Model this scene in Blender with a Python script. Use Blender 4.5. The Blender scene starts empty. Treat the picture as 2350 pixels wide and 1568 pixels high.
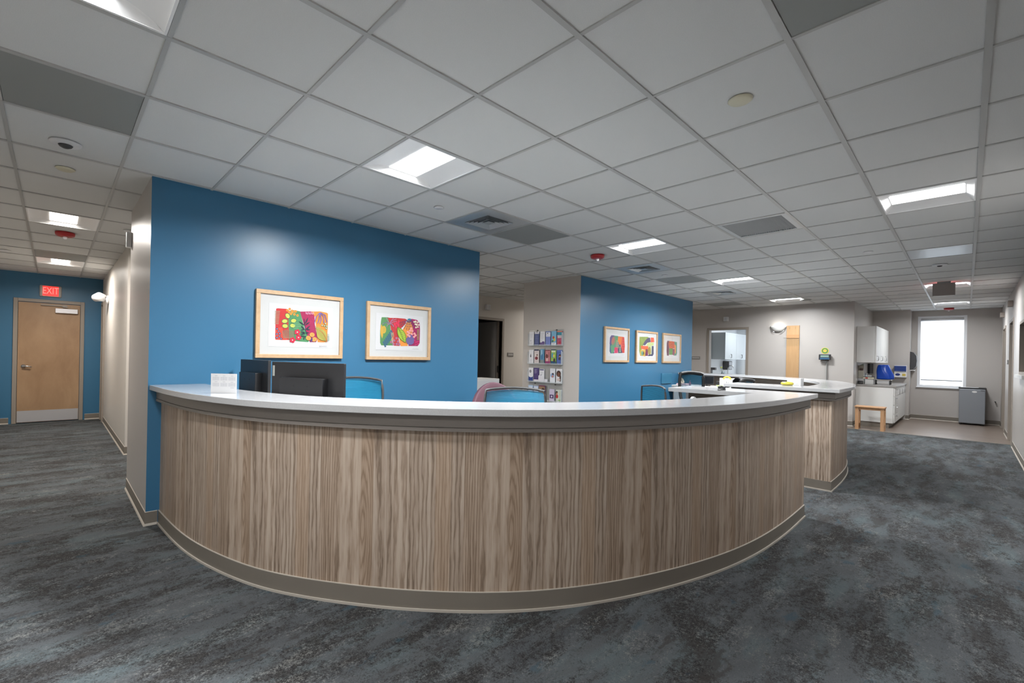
import bpy, bmesh, math, random
from mathutils import Vector
random.seed(7)
sc = bpy.context.scene
COL = sc.collection
PI = math.pi
# ------------------------------------------------------------------ camera
T = 0.61
CAMH = 2.1569 * T
ZC = (2.1133 + 2.1569) * T          # ceiling height 2.605 m
YAW, ROLL, FPX, CX, CY = -0.8119, 0.0196, 1045.6, 1116.0, 817.2
cam = bpy.data.cameras.new('camera'); camo = bpy.data.objects.new('camera', cam); COL.objects.link(camo)
cam.sensor_fit = 'HORIZONTAL'; cam.sensor_width = 36.0
cam.lens = FPX / 2350 * 36.0
cam.shift_x = (1175 - CX) / 2350
cam.shift_y = (CY - 784) / 2350
cam.clip_start = 0.05; cam.clip_end = 200
camo.location = (3.8086 * T, -0.5249 * T, CAMH)
from mathutils import Matrix
Fw = Vector((math.sin(YAW), math.cos(YAW), 0)); Rt = Vector((math.cos(YAW), -math.sin(YAW), 0)); Up = Vector((0, 0, 1))
R2 = Rt * math.cos(ROLL) + Up * math.sin(ROLL); U2 = -Rt * math.sin(ROLL) + Up * math.cos(ROLL)
M = Matrix((R2, U2, -Fw)).transposed()
camo.rotation_euler = M.to_euler()
sc.camera = camo
# ------------------------------------------------------------------ world, exposure
w = bpy.data.worlds.new('sky'); sc.world = w; w.use_nodes = True
bg = w.node_tree.nodes['Background']; bg.inputs[0].default_value = (0.86, 0.93, 1.0, 1); bg.inputs[1].default_value = 3.2
sc.view_settings.view_transform = 'Standard'; sc.view_settings.look = 'None'
sc.view_settings.exposure = 0.0; sc.view_settings.gamma = 1.0
try: sc.view_settings.use_curve_mapping = False
except Exception: pass
sc.cycles.use_denoising = True
sc.cycles.max_bounces = 10; sc.cycles.diffuse_bounces = 6; sc.cycles.transparent_max_bounces = 16
sc.cycles.sample_clamp_indirect = 40.0
sc.cycles.caustics_reflective = False; sc.cycles.caustics_refractive = False
LAMP = 5.0        # brightness of the troffer lens cover
LAMPW = 99.0      # watts of the lamp above each lens

# ------------------------------------------------------------------ materials
def lin(c):
    c = c / 255.0
    return c / 12.92 if c <= 0.04045 else ((c + 0.055) / 1.055) ** 2.4
def rgb(r, g, b): return (lin(r), lin(g), lin(b), 1)
MATS = {}
def mat(name, col, rough=0.6, metal=0.0, spec=0.5, emit=None, es=0.0, noise=0.0, nscale=30.0, bump=0.0, trans=0.0, alpha=1.0):
    if name in MATS: return MATS[name]
    m = bpy.data.materials.new(name); m.use_nodes = True; nt = m.node_tree; p = nt.nodes['Principled BSDF']
    p.inputs['Roughness'].default_value = rough; p.inputs['Metallic'].default_value = metal
    p.inputs['Specular IOR Level'].default_value = spec
    p.inputs['Base Color'].default_value = col
    p.inputs['Transmission Weight'].default_value = trans; p.inputs['Alpha'].default_value = alpha
    if emit: p.inputs['Emission Color'].default_value = emit; p.inputs['Emission Strength'].default_value = es
    if noise or bump:
        tc = nt.nodes.new('ShaderNodeTexCoord'); n = nt.nodes.new('ShaderNodeTexNoise'); n.inputs['Scale'].default_value = nscale; n.inputs['Detail'].default_value = 4
        nt.links.new(tc.outputs['Object'], n.inputs['Vector'])
        if noise:
            mr = nt.nodes.new('ShaderNodeMapRange'); mr.inputs[3].default_value = 1 - noise; mr.inputs[4].default_value = 1 + noise
            nt.links.new(n.outputs['Fac'], mr.inputs[0])
            mx = nt.nodes.new('ShaderNodeVectorMath'); mx.operation = 'SCALE'; mx.inputs[0].default_value = col[:3]
            nt.links.new(mr.outputs[0], mx.inputs['Scale']); nt.links.new(mx.outputs[0], p.inputs['Base Color'])
        if bump:
            b = nt.nodes.new('ShaderNodeBump'); b.inputs['Strength'].default_value = bump; b.inputs['Distance'].default_value = 0.002
            nt.links.new(n.outputs['Fac'], b.inputs['Height']); nt.links.new(b.outputs[0], p.inputs['Normal'])
    MATS[name] = m; return m
class NT:
    def __init__(s, name):
        s.m = bpy.data.materials.new(name); s.m.use_nodes = True; s.t = s.m.node_tree; s.p = s.t.nodes['Principled BSDF']; MATS[name] = s.m
    def n(s, typ, **kw):
        x = s.t.nodes.new(typ)
        for k, v in kw.items():
            if k in x.inputs.keys(): x.inputs[k].default_value = v
            else: setattr(x, k, v)
        return x
    def l(s, a, b): s.t.links.new(a, b)
    def mapping(s, src, scale, loc=(0, 0, 0)):
        mp = s.n('ShaderNodeMapping'); mp.inputs['Scale'].default_value = scale; mp.inputs['Location'].default_value = loc
        s.l(src, mp.inputs['Vector']); return mp.outputs[0]
    def noise(s, vec, scale, detail=4, rough=0.5, dist=0.0):
        x = s.n('ShaderNodeTexNoise'); x.inputs['Scale'].default_value = scale; x.inputs['Detail'].default_value = detail
        x.inputs['Roughness'].default_value = rough; x.inputs['Distortion'].default_value = dist; s.l(vec, x.inputs['Vector']); return x.outputs['Fac']
    def ramp(s, fac, stops, interp='LINEAR'):
        r = s.n('ShaderNodeValToRGB'); cr = r.color_ramp; cr.interpolation = interp
        while len(cr.elements) < len(stops): cr.elements.new(0.5)
        for e, (p_, c) in zip(cr.elements, stops): e.position = p_; e.color = c if len(c) == 4 else (*c, 1)
        s.l(fac, r.inputs[0]); return r.outputs[0]
    def math(s, op, a, b=None, c=None):
        x = s.n('ShaderNodeMath', operation=op)
        for i, v in enumerate((a, b, c)):
            if v is None: continue
            if isinstance(v, (int, float)): x.inputs[i].default_value = v
            else: s.l(v, x.inputs[i])
        return x.outputs[0]
    def mix(s, fac, a, b, mode='MIX'):
        x = s.n('ShaderNodeMix', data_type='RGBA', blend_type=mode)
        for i, v in ((0, fac), (6, a), (7, b)):
            if isinstance(v, (int, float)): x.inputs[i].default_value = v
            elif isinstance(v, tuple): x.inputs[i].default_value = v
            else: s.l(v, x.inputs[i])
        return x.outputs[2]
# wall paints
def paint(name, col, rough=0.42, spec=0.4):
    k = NT(name); tc = k.n('ShaderNodeTexCoord').outputs['Object']
    n = k.noise(tc, 220, 2); b = k.n('ShaderNodeBump'); b.inputs['Strength'].default_value = 0.12; b.inputs['Distance'].default_value = 0.001
    k.l(n, b.inputs['Height']); k.l(b.outputs[0], k.p.inputs['Normal'])
    k.p.inputs['Base Color'].default_value = col; k.p.inputs['Roughness'].default_value = rough; k.p.inputs['Specular IOR Level'].default_value = spec
    return k.m
BLUE = paint('blue wall paint', (0.038, 0.145, 0.262, 1), 0.34, 0.45)
GREY = paint('warm grey wall paint', (0.43, 0.405, 0.385, 1), 0.36)
BEIGE = paint('pale beige wall paint', (0.56, 0.53, 0.49, 1), 0.4)
TAUPE = mat('taupe vinyl base', (0.17, 0.15, 0.125, 1), 0.5, noise=0.06, nscale=6)
LIP = mat('vinyl base edge with painted highlight', (0.42, 0.38, 0.33, 1), 0.5)  # highlight along the lip put into the colour, paler than the taupe base
FRAMEM = mat('taupe painted steel', (0.27, 0.235, 0.20, 1), 0.45)
FASCIA = mat('brown grey fascia', (0.165, 0.145, 0.13, 1), 0.45, noise=0.05, nscale=8)
# countertop: pale grey-white solid surface with fine fleck
k = NT('white solid surface'); tc = k.n('ShaderNodeTexCoord').outputs['Object']
c = k.ramp(k.noise(tc, 260, 3, 0.7), [(0.35, (0.37, 0.37, 0.375)), (0.6, (0.43, 0.43, 0.44)), (0.8, (0.48, 0.48, 0.49))])
k.l(c, k.p.inputs['Base Color']); k.p.inputs['Roughness'].default_value = 0.14; k.p.inputs['Specular IOR Level'].default_value = 0.45
COUNTER = k.m
# ceiling tile
k = NT('ceiling tile'); tc = k.n('ShaderNodeTexCoord').outputs['Object']
c = k.ramp(k.noise(tc, 350, 3, 0.8), [(0.3, (0.56, 0.565, 0.56)), (0.7, (0.66, 0.665, 0.66))])
b = k.n('ShaderNodeBump'); b.inputs['Strength'].default_value = 0.1; b.inputs['Distance'].default_value = 0.001
k.l(k.noise(tc, 500, 2), b.inputs['Height']); k.l(b.outputs[0], k.p.inputs['Normal'])
k.l(c, k.p.inputs['Base Color']); k.p.inputs['Roughness'].default_value = 0.95; TILE = k.m
GRIDM = mat('ceiling grid steel', (0.42, 0.42, 0.41, 1), 0.4)
# carpet
k = NT('patterned carpet'); tc = k.n('ShaderNodeTexCoord').outputs['Object']
big = k.noise(k.mapping(tc, (3.4, 1.1, 1)), 1.5, 5, 0.65, 0.3)
big2 = k.noise(k.mapping(tc, (4.6, 1.6, 1), (7.3, 2.1, 0)), 1.6, 6, 0.7, 0.2)
big3 = k.noise(k.mapping(tc, (4.6, 1.3, 1), (2.3, 12.1, 0)), 1.2, 4, 0.6, 0.2)
med = k.noise(k.mapping(tc, (20, 13, 1), (3, 3, 0)), 1.0, 5, 0.75)
fine = k.noise(k.mapping(tc, (170, 130, 1)), 1.0, 3, 0.85)
fine2 = k.noise(k.mapping(tc, (62, 44, 1), (11, 4, 0)), 1.0, 4, 0.8)
spk_t = k.math('ADD', k.math('MULTIPLY', fine, 0.5), k.math('MULTIPLY', fine2, 0.5))
# where the smooth slate ground shows, where dark yarn covers it, where pale yarn dusts it
field = k.ramp(big3, [(0.32, (0.064, 0.070, 0.076)), (0.5, (0.080, 0.086, 0.091)), (0.64, (0.088, 0.107, 0.114))])
dsel = k.math('ADD', k.math('MULTIPLY', big, 0.40), k.math('ADD', k.math('MULTIPLY', med, 0.24), k.math('MULTIPLY', spk_t, 0.36)))
dmask = k.ramp(dsel, [(0.45, (0.95, 0.95, 0.95)), (0.48, (0.6, 0.6, 0.6)), (0.52, (0.05, 0.05, 0.05))])
dark = k.ramp(spk_t, [(0.40, (0.012, 0.012, 0.013)), (0.50, (0.033, 0.031, 0.030)), (0.60, (0.070, 0.068, 0.065))])
cc = k.mix(dmask, field, dark)
lsel = k.math('ADD', k.math('MULTIPLY', big2, 0.32), k.math('ADD', k.math('MULTIPLY', med, 0.12), k.math('MULTIPLY', spk_t, 0.56)))
lmask = k.ramp(lsel, [(0.535, (0, 0, 0)), (0.59, (1, 1, 1))])
cc = k.mix(k.math('MULTIPLY', lmask, 0.75), cc, (0.19, 0.19, 0.18, 1))
# loose specks everywhere
psel = k.ramp(fine, [(0.36, (1, 1, 1)), (0.43, (0, 0, 0))])
cc = k.mix(k.math('MULTIPLY', psel, k.ramp(big2, [(0.40, (0.75, 0.75, 0.75)), (0.56, (0.1, 0.1, 0.1))])), cc, (0.018, 0.018, 0.019, 1))
bsel = k.math('ADD', k.math('MULTIPLY', k.noise(k.mapping(tc, (4.2, 1.2, 1), (21, 5, 0)), 1.2, 4, 0.6), 0.72), k.math('MULTIPLY', med, 0.28))
cc = k.mix(k.math('MULTIPLY', k.ramp(bsel, [(0.575, (0, 0, 0)), (0.61, (1, 1, 1))]), 0.65), cc, (0.036, 0.032, 0.030, 1))
teal = k.ramp(k.math('ADD', k.math('MULTIPLY', k.noise(k.mapping(tc, (6, 2.4, 1), (1, 9, 0)), 1.3, 4, 0.6), 0.75), k.math('MULTIPLY', med, 0.25)), [(0.60, (0, 0, 0)), (0.65, (1, 1, 1))])
cc = k.mix(k.math('MULTIPLY', teal, 0.5), cc, (0.028, 0.062, 0.085, 1))
k.l(cc, k.p.inputs['Base Color']); k.p.inputs['Roughness'].default_value = 0.95; k.p.inputs['Specular IOR Level'].default_value = 0.15
b = k.n('ShaderNodeBump'); b.inputs['Strength'].default_value = 0.4; b.inputs['Distance'].default_value = 0.004
k.l(spk_t, b.inputs['Height']); k.l(b.outputs[0], k.p.inputs['Normal']); CARPET = k.m
# vinyl plank floor
k = NT('vinyl plank floor'); tc = k.n('ShaderNodeTexCoord').outputs['Object']
br = k.n('ShaderNodeTexBrick'); br.inputs['Scale'].default_value = 1.0; br.inputs['Mortar Size'].default_value = 0.002
br.inputs['Brick Width'].default_value = 1.2; br.inputs['Row Height'].default_value = 0.15
br.inputs['Color1'].default_value = (0.13, 0.095, 0.075, 1); br.inputs['Color2'].default_value = (0.165, 0.125, 0.10, 1); br.inputs['Mortar'].default_value = (0.07, 0.06, 0.05, 1)
k.l(tc, br.inputs['Vector'])
g = k.noise(k.mapping(tc, (2, 40, 1)), 1.0, 4)
k.l(k.mix(0.3, br.outputs[0], k.ramp(g, [(0.3, (0.13, 0.1, 0.08)), (0.7, (0.33, 0.27, 0.22))])), k.p.inputs['Base Color']); k.p.inputs['Roughness'].default_value = 0.30; k.p.inputs['Specular IOR Level'].default_value = 0.8; VINYL = k.m
# wood laminate of the desks: vertical grain, UV in metres (u along the face, v up)
def laminate(name, darken=1.0, swap=False):
    k = NT(name); uv = k.n('ShaderNodeTexCoord').outputs['UV']
    sx = k.n('ShaderNodeSeparateXYZ'); k.l(uv, sx.inputs[0])
    u, v = (sx.outputs[1], sx.outputs[0]) if swap else (sx.outputs[0], sx.outputs[1])
    cb = k.n('ShaderNodeCombineXYZ'); k.l(u, cb.inputs[0]); k.l(v, cb.inputs[1]); P0 = cb.outputs[0]
    # repeating print every 0.62 m, staves about 7-12 cm wide
    up = k.math('MODULO', k.math('ADD', u, 20.0), 0.78)
    cb2 = k.n('ShaderNodeCombineXYZ'); k.l(up, cb2.inputs[0]); k.l(v, cb2.inputs[1]); P = cb2.outputs[0]
    vor = k.n('ShaderNodeTexVoronoi', voronoi_dimensions='1D'); vor.inputs['Scale'].default_value = 13.0; k.l(up, vor.inputs['W'])
    stave = vor.outputs['Color']; sv = k.n('ShaderNodeSeparateColor'); k.l(stave, sv.inputs[0]); svr = sv.outputs[0]
    off = k.math('MULTIPLY', svr, 7.0)
    cb3 = k.n('ShaderNodeCombineXYZ'); k.l(up, cb3.inputs[0]); k.l(v, cb3.inputs[1]); k.l(off, cb3.inputs[2]); Q = cb3.outputs[0]
    long = k.noise(k.mapping(Q, (60, 1.7, 1)), 1.0, 5, 0.62, 0.35)
    fine = k.noise(k.mapping(Q, (210, 5, 1)), 1.0, 4, 0.7)
    # cathedral figure: rings of a stretched, warped distance field
    wv = k.n('ShaderNodeTexWave', wave_type='RINGS', rings_direction='SPHERICAL'); wv.inputs['Scale'].default_value = 4.2
    wv.inputs['Distortion'].default_value = 5.0; wv.inputs['Detail'].default_value = 3; wv.inputs['Detail Scale'].default_value = 1.4
    k.l(k.mapping(Q, (7, 0.75, 1), (-2.2, -0.3, 0)), wv.inputs['Vector'])
    ring = k.ramp(wv.outputs['Fac'], [(0.0, (0, 0, 0)), (0.2, (0.55, 0.55, 0.55)), (1.0, (1, 1, 1))])
    t = k.math('ADD', k.math('MULTIPLY', long, 0.56), k.math('ADD', k.math('MULTIPLY', fine, 0.24), k.math('MULTIPLY', ring, 0.22)))
    t = k.math('ADD', t, k.math('MULTIPLY', k.math('SUBTRACT', svr, 0.5), 0.13))
    d = darken
    c = k.ramp(t, [(0.34, (0.12 * d, 0.080 * d, 0.056 * d)), (0.43, (0.20 * d, 0.145 * d, 0.105 * d)), (0.52, (0.31 * d, 0.235 * d, 0.18 * d)), (0.60, (0.375 * d, 0.295 * d, 0.235 * d)), (0.70, (0.48 * d, 0.40 * d, 0.33 * d))])
    c = k.mix(0.22, c, (0.30 * d, 0.232 * d, 0.178 * d, 1))
    warm = k.ramp(sv.outputs[1], [(0.45, (0, 0, 0)), (0.9, (1, 1, 1))])
    c = k.mix(k.math('MULTIPLY', warm, 0.38), c, (0.40 * d, 0.27 * d, 0.175 * d, 1))
    k.l(c, k.p.inputs['Base Color']); k.p.inputs['Roughness'].default_value = 0.5; k.p.inputs['Specular IOR Level'].default_value = 0.35
    return k.m
WOOD = laminate('wood laminate with vertical grain')
DARKLAM = laminate('dark laminate with horizontal grain', 0.28, True)
def plainwood(name, c1, c2, sc_=(30, 30, 2), rough=0.45):
    k = NT(name); tc = k.n('ShaderNodeTexCoord').outputs['Object']
    n = k.noise(k.mapping(tc, sc_), 1.0, 5, 0.6, 0.3)
    k.l(k.ramp(n, [(0.3, c1), (0.7, c2)]), k.p.inputs['Base Color']); k.p.inputs['Roughness'].default_value = rough; return k.m
BIRCH = plainwood('birch door veneer', (0.27, 0.16, 0.085), (0.38, 0.245, 0.14), (3, 3, 1.5), 0.45)
MAPLE = plainwood('pale maple', (0.43, 0.275, 0.15), (0.51, 0.345, 0.20), (20, 20, 20), 0.4)
BOARD = plainwood('honey pine', (0.44, 0.265, 0.125), (0.50, 0.31, 0.155), (40, 40, 2), 0.45)
STOOLW = plainwood('orange beech', (0.42, 0.23, 0.115), (0.50, 0.29, 0.155), (30, 30, 4), 0.4)
WHITE = mat('white plastic', (0.64, 0.64, 0.65, 1), 0.35)
REFL = mat('white enamel reflector', (0.80, 0.80, 0.80, 1), 0.4)
LENS = mat('light lens', (0.9, 0.9, 0.9, 1), 0.5, emit=(0.97, 0.99, 1.0, 1), es=LAMP)
LENSW = mat('corridor light lens', (0.9, 0.9, 0.9, 1), 0.5, emit=(1.0, 0.93, 0.84, 1), es=LAMP)
GREYP = mat('grey metal panel', (0.25, 0.26, 0.25, 1), 0.5)
DIFF = mat('brushed diffuser metal', (0.42, 0.45, 0.47, 1), 0.3, metal=0.4)
CHROME = mat('brushed steel', (0.62, 0.62, 0.63, 1), 0.3, metal=0.9)
KICK = mat('satin kick plate', (0.50, 0.50, 0.52, 1), 0.4, metal=0.5)
BLACK = mat('black plastic', (0.018, 0.018, 0.02, 1), 0.38)
BLACKR = mat('matt black', (0.012, 0.012, 0.013, 1), 0.6)
DGREY = mat('dark grey plastic', (0.05, 0.05, 0.052, 1), 0.5)
CREAM = mat('cream plastic', (0.58, 0.55, 0.42, 1), 0.5)
RED = mat('red plastic', (0.42, 0.02, 0.025, 1), 0.35)
CLEAR = mat('clear acrylic', (0.95, 0.97, 0.98, 1), 0.03, trans=1.0)
CABW = mat('white laminate', (0.60, 0.60, 0.585, 1), 0.4)
CABSH = mat('light grey laminate', (0.38, 0.42, 0.44, 1), 0.4)
PURPLE = mat('plum fabric', (0.16, 0.075, 0.10, 1), 0.6)
BLUEBAG = mat('shiny blue plastic film', (0.006, 0.06, 0.42, 1), 0.3)
FRIDGE = mat('silver grey appliance enamel', (0.22, 0.235, 0.26, 1), 0.42, metal=0.25)
STONE = mat('grey speckled worktop', (0.28, 0.27, 0.26, 1), 0.3, noise=0.2, nscale=200)
# thin acrylic / glass that lets light through without refraction noise
def thin(name, alpha, tint=(1, 1, 1, 1), rough=0.02):
    k = NT(name); tr = k.n('ShaderNodeBsdfTransparent'); tr.inputs[0].default_value = tint
    gl = k.n('ShaderNodeBsdfGlossy'); gl.inputs['Roughness'].default_value = rough; gl.inputs['Color'].default_value = (1, 1, 1, 1)
    fr = k.n('ShaderNodeFresnel'); fr.inputs[0].default_value = 1.45
    mx = k.n('ShaderNodeMixShader'); ge = k.n('ShaderNodeNewGeometry'); k.l(k.math('MULTIPLY', k.math('ADD', fr.outputs[0], alpha), k.math('SUBTRACT', 1.0, ge.outputs['Backfacing'])), mx.inputs[0]); k.l(tr.outputs[0], mx.inputs[1]); k.l(gl.outputs[0], mx.inputs[2])
    k.l(mx.outputs[0], k.t.nodes['Material Output'].inputs[0]); return k.m
GLASS = thin('picture glass', 0.0)
ACRYL = thin('thin clear acrylic', 0.06, (0.93, 0.95, 0.96, 1))
# woven chair mesh: stripes with see-through gaps
k = NT('blue chair mesh'); tc = k.n('ShaderNodeTexCoord').outputs['Object']; sx = k.n('ShaderNodeSeparateXYZ'); k.l(tc, sx.inputs[0])
s_ = k.math('PINGPONG', k.math('MULTIPLY', sx.outputs[2], 1.0), 0.0055)
f_ = k.ramp(k.math('MULTIPLY', s_, 181.8), [(0.25, (0, 0, 0)), (0.42, (1, 1, 1))])
k.l(k.mix(f_, (0.006, 0.085, 0.15, 1), (0.012, 0.24, 0.42, 1)), k.p.inputs['Base Color']); k.p.inputs['Roughness'].default_value = 0.6
k.l(k.math('ADD', k.math('MULTIPLY', f_, 0.12), 0.78), k.p.inputs['Alpha']); MESHM = k.m
SMESH = mat('sheer blue chair mesh', (0.006, 0.11, 0.20, 1), 0.5, alpha=0.72)
# window shade: bright translucent fabric
k = NT('translucent roller shade'); tl = k.n('ShaderNodeBsdfTranslucent'); tl.inputs[0].default_value = (0.93, 0.95, 0.97, 1)
tr = k.n('ShaderNodeBsdfTransparent'); mx = k.n('ShaderNodeMixShader'); mx.inputs[0].default_value = 0.25
k.l(tl.outputs[0], mx.inputs[1]); k.l(tr.outputs[0], mx.inputs[2]); k.l(mx.outputs[0], k.t.nodes['Material Output'].inputs[0]); SHADE = k.m
def flat(r, g, b, rough=0.55):
    c_ = rgb(r, g, b); return mat('ink %d %d %d' % (r, g, b), (c_[0] * 0.78, c_[1] * 0.78, c_[2] * 0.78, 1), rough)

# ------------------------------------------------------------------ mesh helper
ORG = {}
class MB:
    def __init__(s): s.v = []; s.f = []; s.mi = []; s.uv = []; s.sm = []
    def add(s, vs, fs, mi=0, uvs=None, smooth=False):
        o = len(s.v); s.v += [tuple(p) for p in vs]
        for i, f in enumerate(fs):
            s.f.append([o + j for j in f]); s.mi.append(mi); s.sm.append(smooth)
            s.uv.append(uvs[i] if uvs else None)
        return s
    def box(s, x0, x1, y0, y1, z0, z1, mi=0):
        vs = [(x, y, z) for z in (z0, z1) for y in (y0, y1) for x in (x0, x1)]
        return s.add(vs, [(0, 2, 3, 1), (4, 5, 7, 6), (0, 1, 5, 4), (2, 6, 7, 3), (0, 4, 6, 2), (1, 3, 7, 5)], mi)
    def prism(s, out, z0, z1, mi=0, cap=True, closed=True):
        n = len(out); vs = [(x, y, z0) for x, y in out] + [(x, y, z1) for x, y in out]
        fs, uvs = [], []; u = 0.0
        for i in range(n if closed else n - 1):
            j = (i + 1) % n; d = math.dist(out[i], out[j])
            fs.append((i, j, n + j, n + i)); uvs.append([(u, z0), (u + d, z0), (u + d, z1), (u, z1)]); u += d
        if cap and closed:
            fs.append(tuple(reversed(range(n)))); uvs.append([(p[0], p[1]) for p in reversed(out)])
            fs.append(tuple(range(n, 2 * n))); uvs.append([(p[0], p[1]) for p in out])
        return s.add(vs, fs, mi, uvs)
    def xprism(s, out, a0, a1, axis='x', mi=0):
        """polygon in the plane across `axis`, extruded along it. axis x: out=(y,z); axis y: out=(x,z)"""
        n = len(out)
        if axis == 'x': vs = [(a, p[0], p[1]) for a in (a0, a1) for p in out]
        else: vs = [(p[0], a, p[1]) for a in (a0, a1) for p in out]
        fs = [(i, (i + 1) % n, n + (i + 1) % n, n + i) for i in range(n)] + [tuple(reversed(range(n))), tuple(range(n, 2 * n))]
        return s.add(vs, fs, mi)
    def lathe(s, prof, c, axis='z', seg=24, mi=0, smooth=True, sx=1.0):
        vs = []
        for r, h in prof:
            for k in range(seg):
                a = 2 * PI * k / seg; p, q = r * math.cos(a) * sx, r * math.sin(a)
                if axis == 'z': vs.append((c[0] + p, c[1] + q, c[2] + h))
                elif axis == 'x': vs.append((c[0] + h, c[1] + p, c[2] + q))
                else: vs.append((c[0] + p, c[1] + h, c[2] + q))
        fs = []
        for i in range(len(prof) - 1):
            for k in range(seg):
                k2 = (k + 1) % seg; fs.append((i * seg + k, i * seg + k2, (i + 1) * seg + k2, (i + 1) * seg + k))
        s.add(vs, fs, mi, smooth=smooth)
        o = len(s.v) - len(vs)
        if prof[0][0] > 1e-6: s.f.append([o + k for k in reversed(range(seg))]); s.mi.append(mi); s.uv.append(None); s.sm.append(False)
        if prof[-1][0] > 1e-6: s.f.append([o + (len(prof) - 1) * seg + k for k in range(seg)]); s.mi.append(mi); s.uv.append(None); s.sm.append(False)
        return s
    def tube(s, pts, r, seg=10, mi=0):
        pts = [Vector(p) for p in pts]; rings = []
        up0 = Vector((0, 0, 1))
        for i, p in enumerate(pts):
            d = (pts[min(i + 1, len(pts) - 1)] - pts[max(i - 1, 0)]).normalized()
            a = up0 if abs(d.dot(up0)) < 0.95 else Vector((1, 0, 0))
            x = d.cross(a).normalized(); y = d.cross(x).normalized()
            rr = r[i] if isinstance(r, (list, tuple)) else r
            rings.append([p + x * rr * math.cos(2 * PI * k / seg) + y * rr * math.sin(2 * PI * k / seg) for k in range(seg)])
        vs = [v for ring in rings for v in ring]; fs = []
        for i in range(len(pts) - 1):
            for k in range(seg):
                k2 = (k + 1) % seg; fs.append((i * seg + k, i * seg + k2, (i + 1) * seg + k2, (i + 1) * seg + k))
        fs.append(tuple(reversed(range(seg)))); fs.append(tuple((len(pts) - 1) * seg + k for k in range(seg)))
        return s.add(vs, fs, mi, smooth=True)
    def build(s, name, mats, parent=None, loc=None, bevel=0.0, solid=0.0, world=False):
        if not isinstance(mats, (list, tuple)): mats = [mats]
        org = Vector(ORG[parent.name]) if parent is not None else Vector(loc or (0, 0, 0))
        me = bpy.data.meshes.new(name); me.from_pydata([Vector(v) - org for v in s.v], [], s.f)
        for m in mats: me.materials.append(m)
        ul = me.uv_layers.new(name='UVMap'); li = 0
        for pi, p in enumerate(me.polygons):
            p.material_index = s.mi[pi]; p.use_smooth = s.sm[pi]
            if s.uv[pi]:
                for q, l in enumerate(p.loop_indices): ul.data[l].uv = s.uv[pi][q]
        bm = bmesh.new(); bm.from_mesh(me); bmesh.ops.recalc_face_normals(bm, faces=bm.faces); bm.to_mesh(me); bm.free()
        o = bpy.data.objects.new(name, me); COL.objects.link(o)
        if parent is not None: o.parent = parent
        else: o.location = org
        ORG[o.name] = tuple(org)
        if solid: md = o.modifiers.new('thick', 'SOLIDIFY'); md.thickness = solid
        if bevel: md = o.modifiers.new('bevel', 'BEVEL'); md.width = bevel; md.segments = 2; md.limit_method = 'ANGLE'; md.angle_limit = 0.7
        return o
def tag(o, label=None, cat=None, group=None, kind=None):
    if label: o['label'] = label
    if cat: o['category'] = cat
    if group: o['group'] = group
    if kind: o['kind'] = kind
    return o
def thing(name, label, cat, loc=(0, 0, 0), group=None, local=False, rz=0.0):
    o = bpy.data.objects.new(name, None); COL.objects.link(o); o.location = loc; o.rotation_euler = (0, 0, rz)
    o.empty_display_size = 0.1
    ORG[o.name] = (0, 0, 0) if local else tuple(loc)
    return tag(o, label, cat, group)
def structure(o): o['kind'] = 'structure'; return o
def sbox(name, m, *b, loc=None):
    lo = loc or ((b[0] + b[1]) / 2, (b[2] + b[3]) / 2, b[4])
    return structure(MB().box(*b).build(name, m, loc=lo))
def copy_tree(o, parent=None):
    c = o.copy(); COL.objects.link(c)
    if parent is not None: c.parent = parent
    for ch in [x for x in bpy.data.objects if x.parent == o]: copy_tree(ch, c)
    return c
# ------------------------------------------------------------------ SHELL
XB, XB1 = -1.85, -1.87          # blue wall planes
# floor
o = sbox('floor', CARPET, -9.2, 3.1, -1.7, 11.3, -0.05, 0.0, loc=(0, 0, 0))
o = sbox('floor', VINYL, -3.1, 3.1, 11.3, 15.8, -0.05, 0.0, loc=(0, 0, 0)); 
o = sbox('floor', CARPET, -9.2, -3.1, 11.3, 15.8, -0.05, 0.0, loc=(0, 0, 0))
tr = MB().box(0.70, 2.85, 11.28, 11.32, 0, 0.004).build('trim_1', TAUPE, loc=(1.8, 11.3, 0)); structure(tr)
# walls
H0, H1 = -0.01, ZC + 0.12
sbox('wall_exit', BLUE, -8.97, -8.85, -1.7, 0.45, H0, H1)
sbox('wall_left', BEIGE, -8.97, 2.95, -1.67, -1.55, H0, H1)
def two_tone(name, x0, x1, y0, y1, bluex=True):
    m = MB().box(x0, x1, y0, y1, H0, H1, 1); m.mi[5] = 0      # +X face blue
    o = m.build(name, [BLUE, GREY], loc=((x0 + x1) / 2, (y0 + y1) / 2, 0)); return structure(o)
two_tone('wall_blue_near', -3.1, XB1, 0.19, 3.51)
two_tone('wall_blue_far', -3.04, XB, 5.65, 9.88)
sbox('wall_corridor', BEIGE, -8.85, -4.85, 0.33, 0.45, H0, H1)
# back wall of the rear corridor with a doorway
m = MB().box(-4.97, -4.85, 0.45, 6.05, H0, H1).box(-4.97, -4.85, 6.95, 11.77, H0, H1).box(-4.97, -4.85, 6.05, 6.95, 2.10, H1)
structure(m.build('wall_rear', BEIGE, loc=(-4.9, 6, 0)))
# small dark room behind the doorway
m = MB().box(-6.1, -6.0, 4.9, 8.1, H0, H1).box(-6.0, -4.97, 4.8, 4.9, H0, H1).box(-6.0, -4.97, 8.1, 8.2, H0, H1)
structure(m.build('wall_dark_room', mat('dark grey paint', (0.45, 0.44, 0.43, 1), 0.6), loc=(-6.2, 6.5, 0)))
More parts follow.
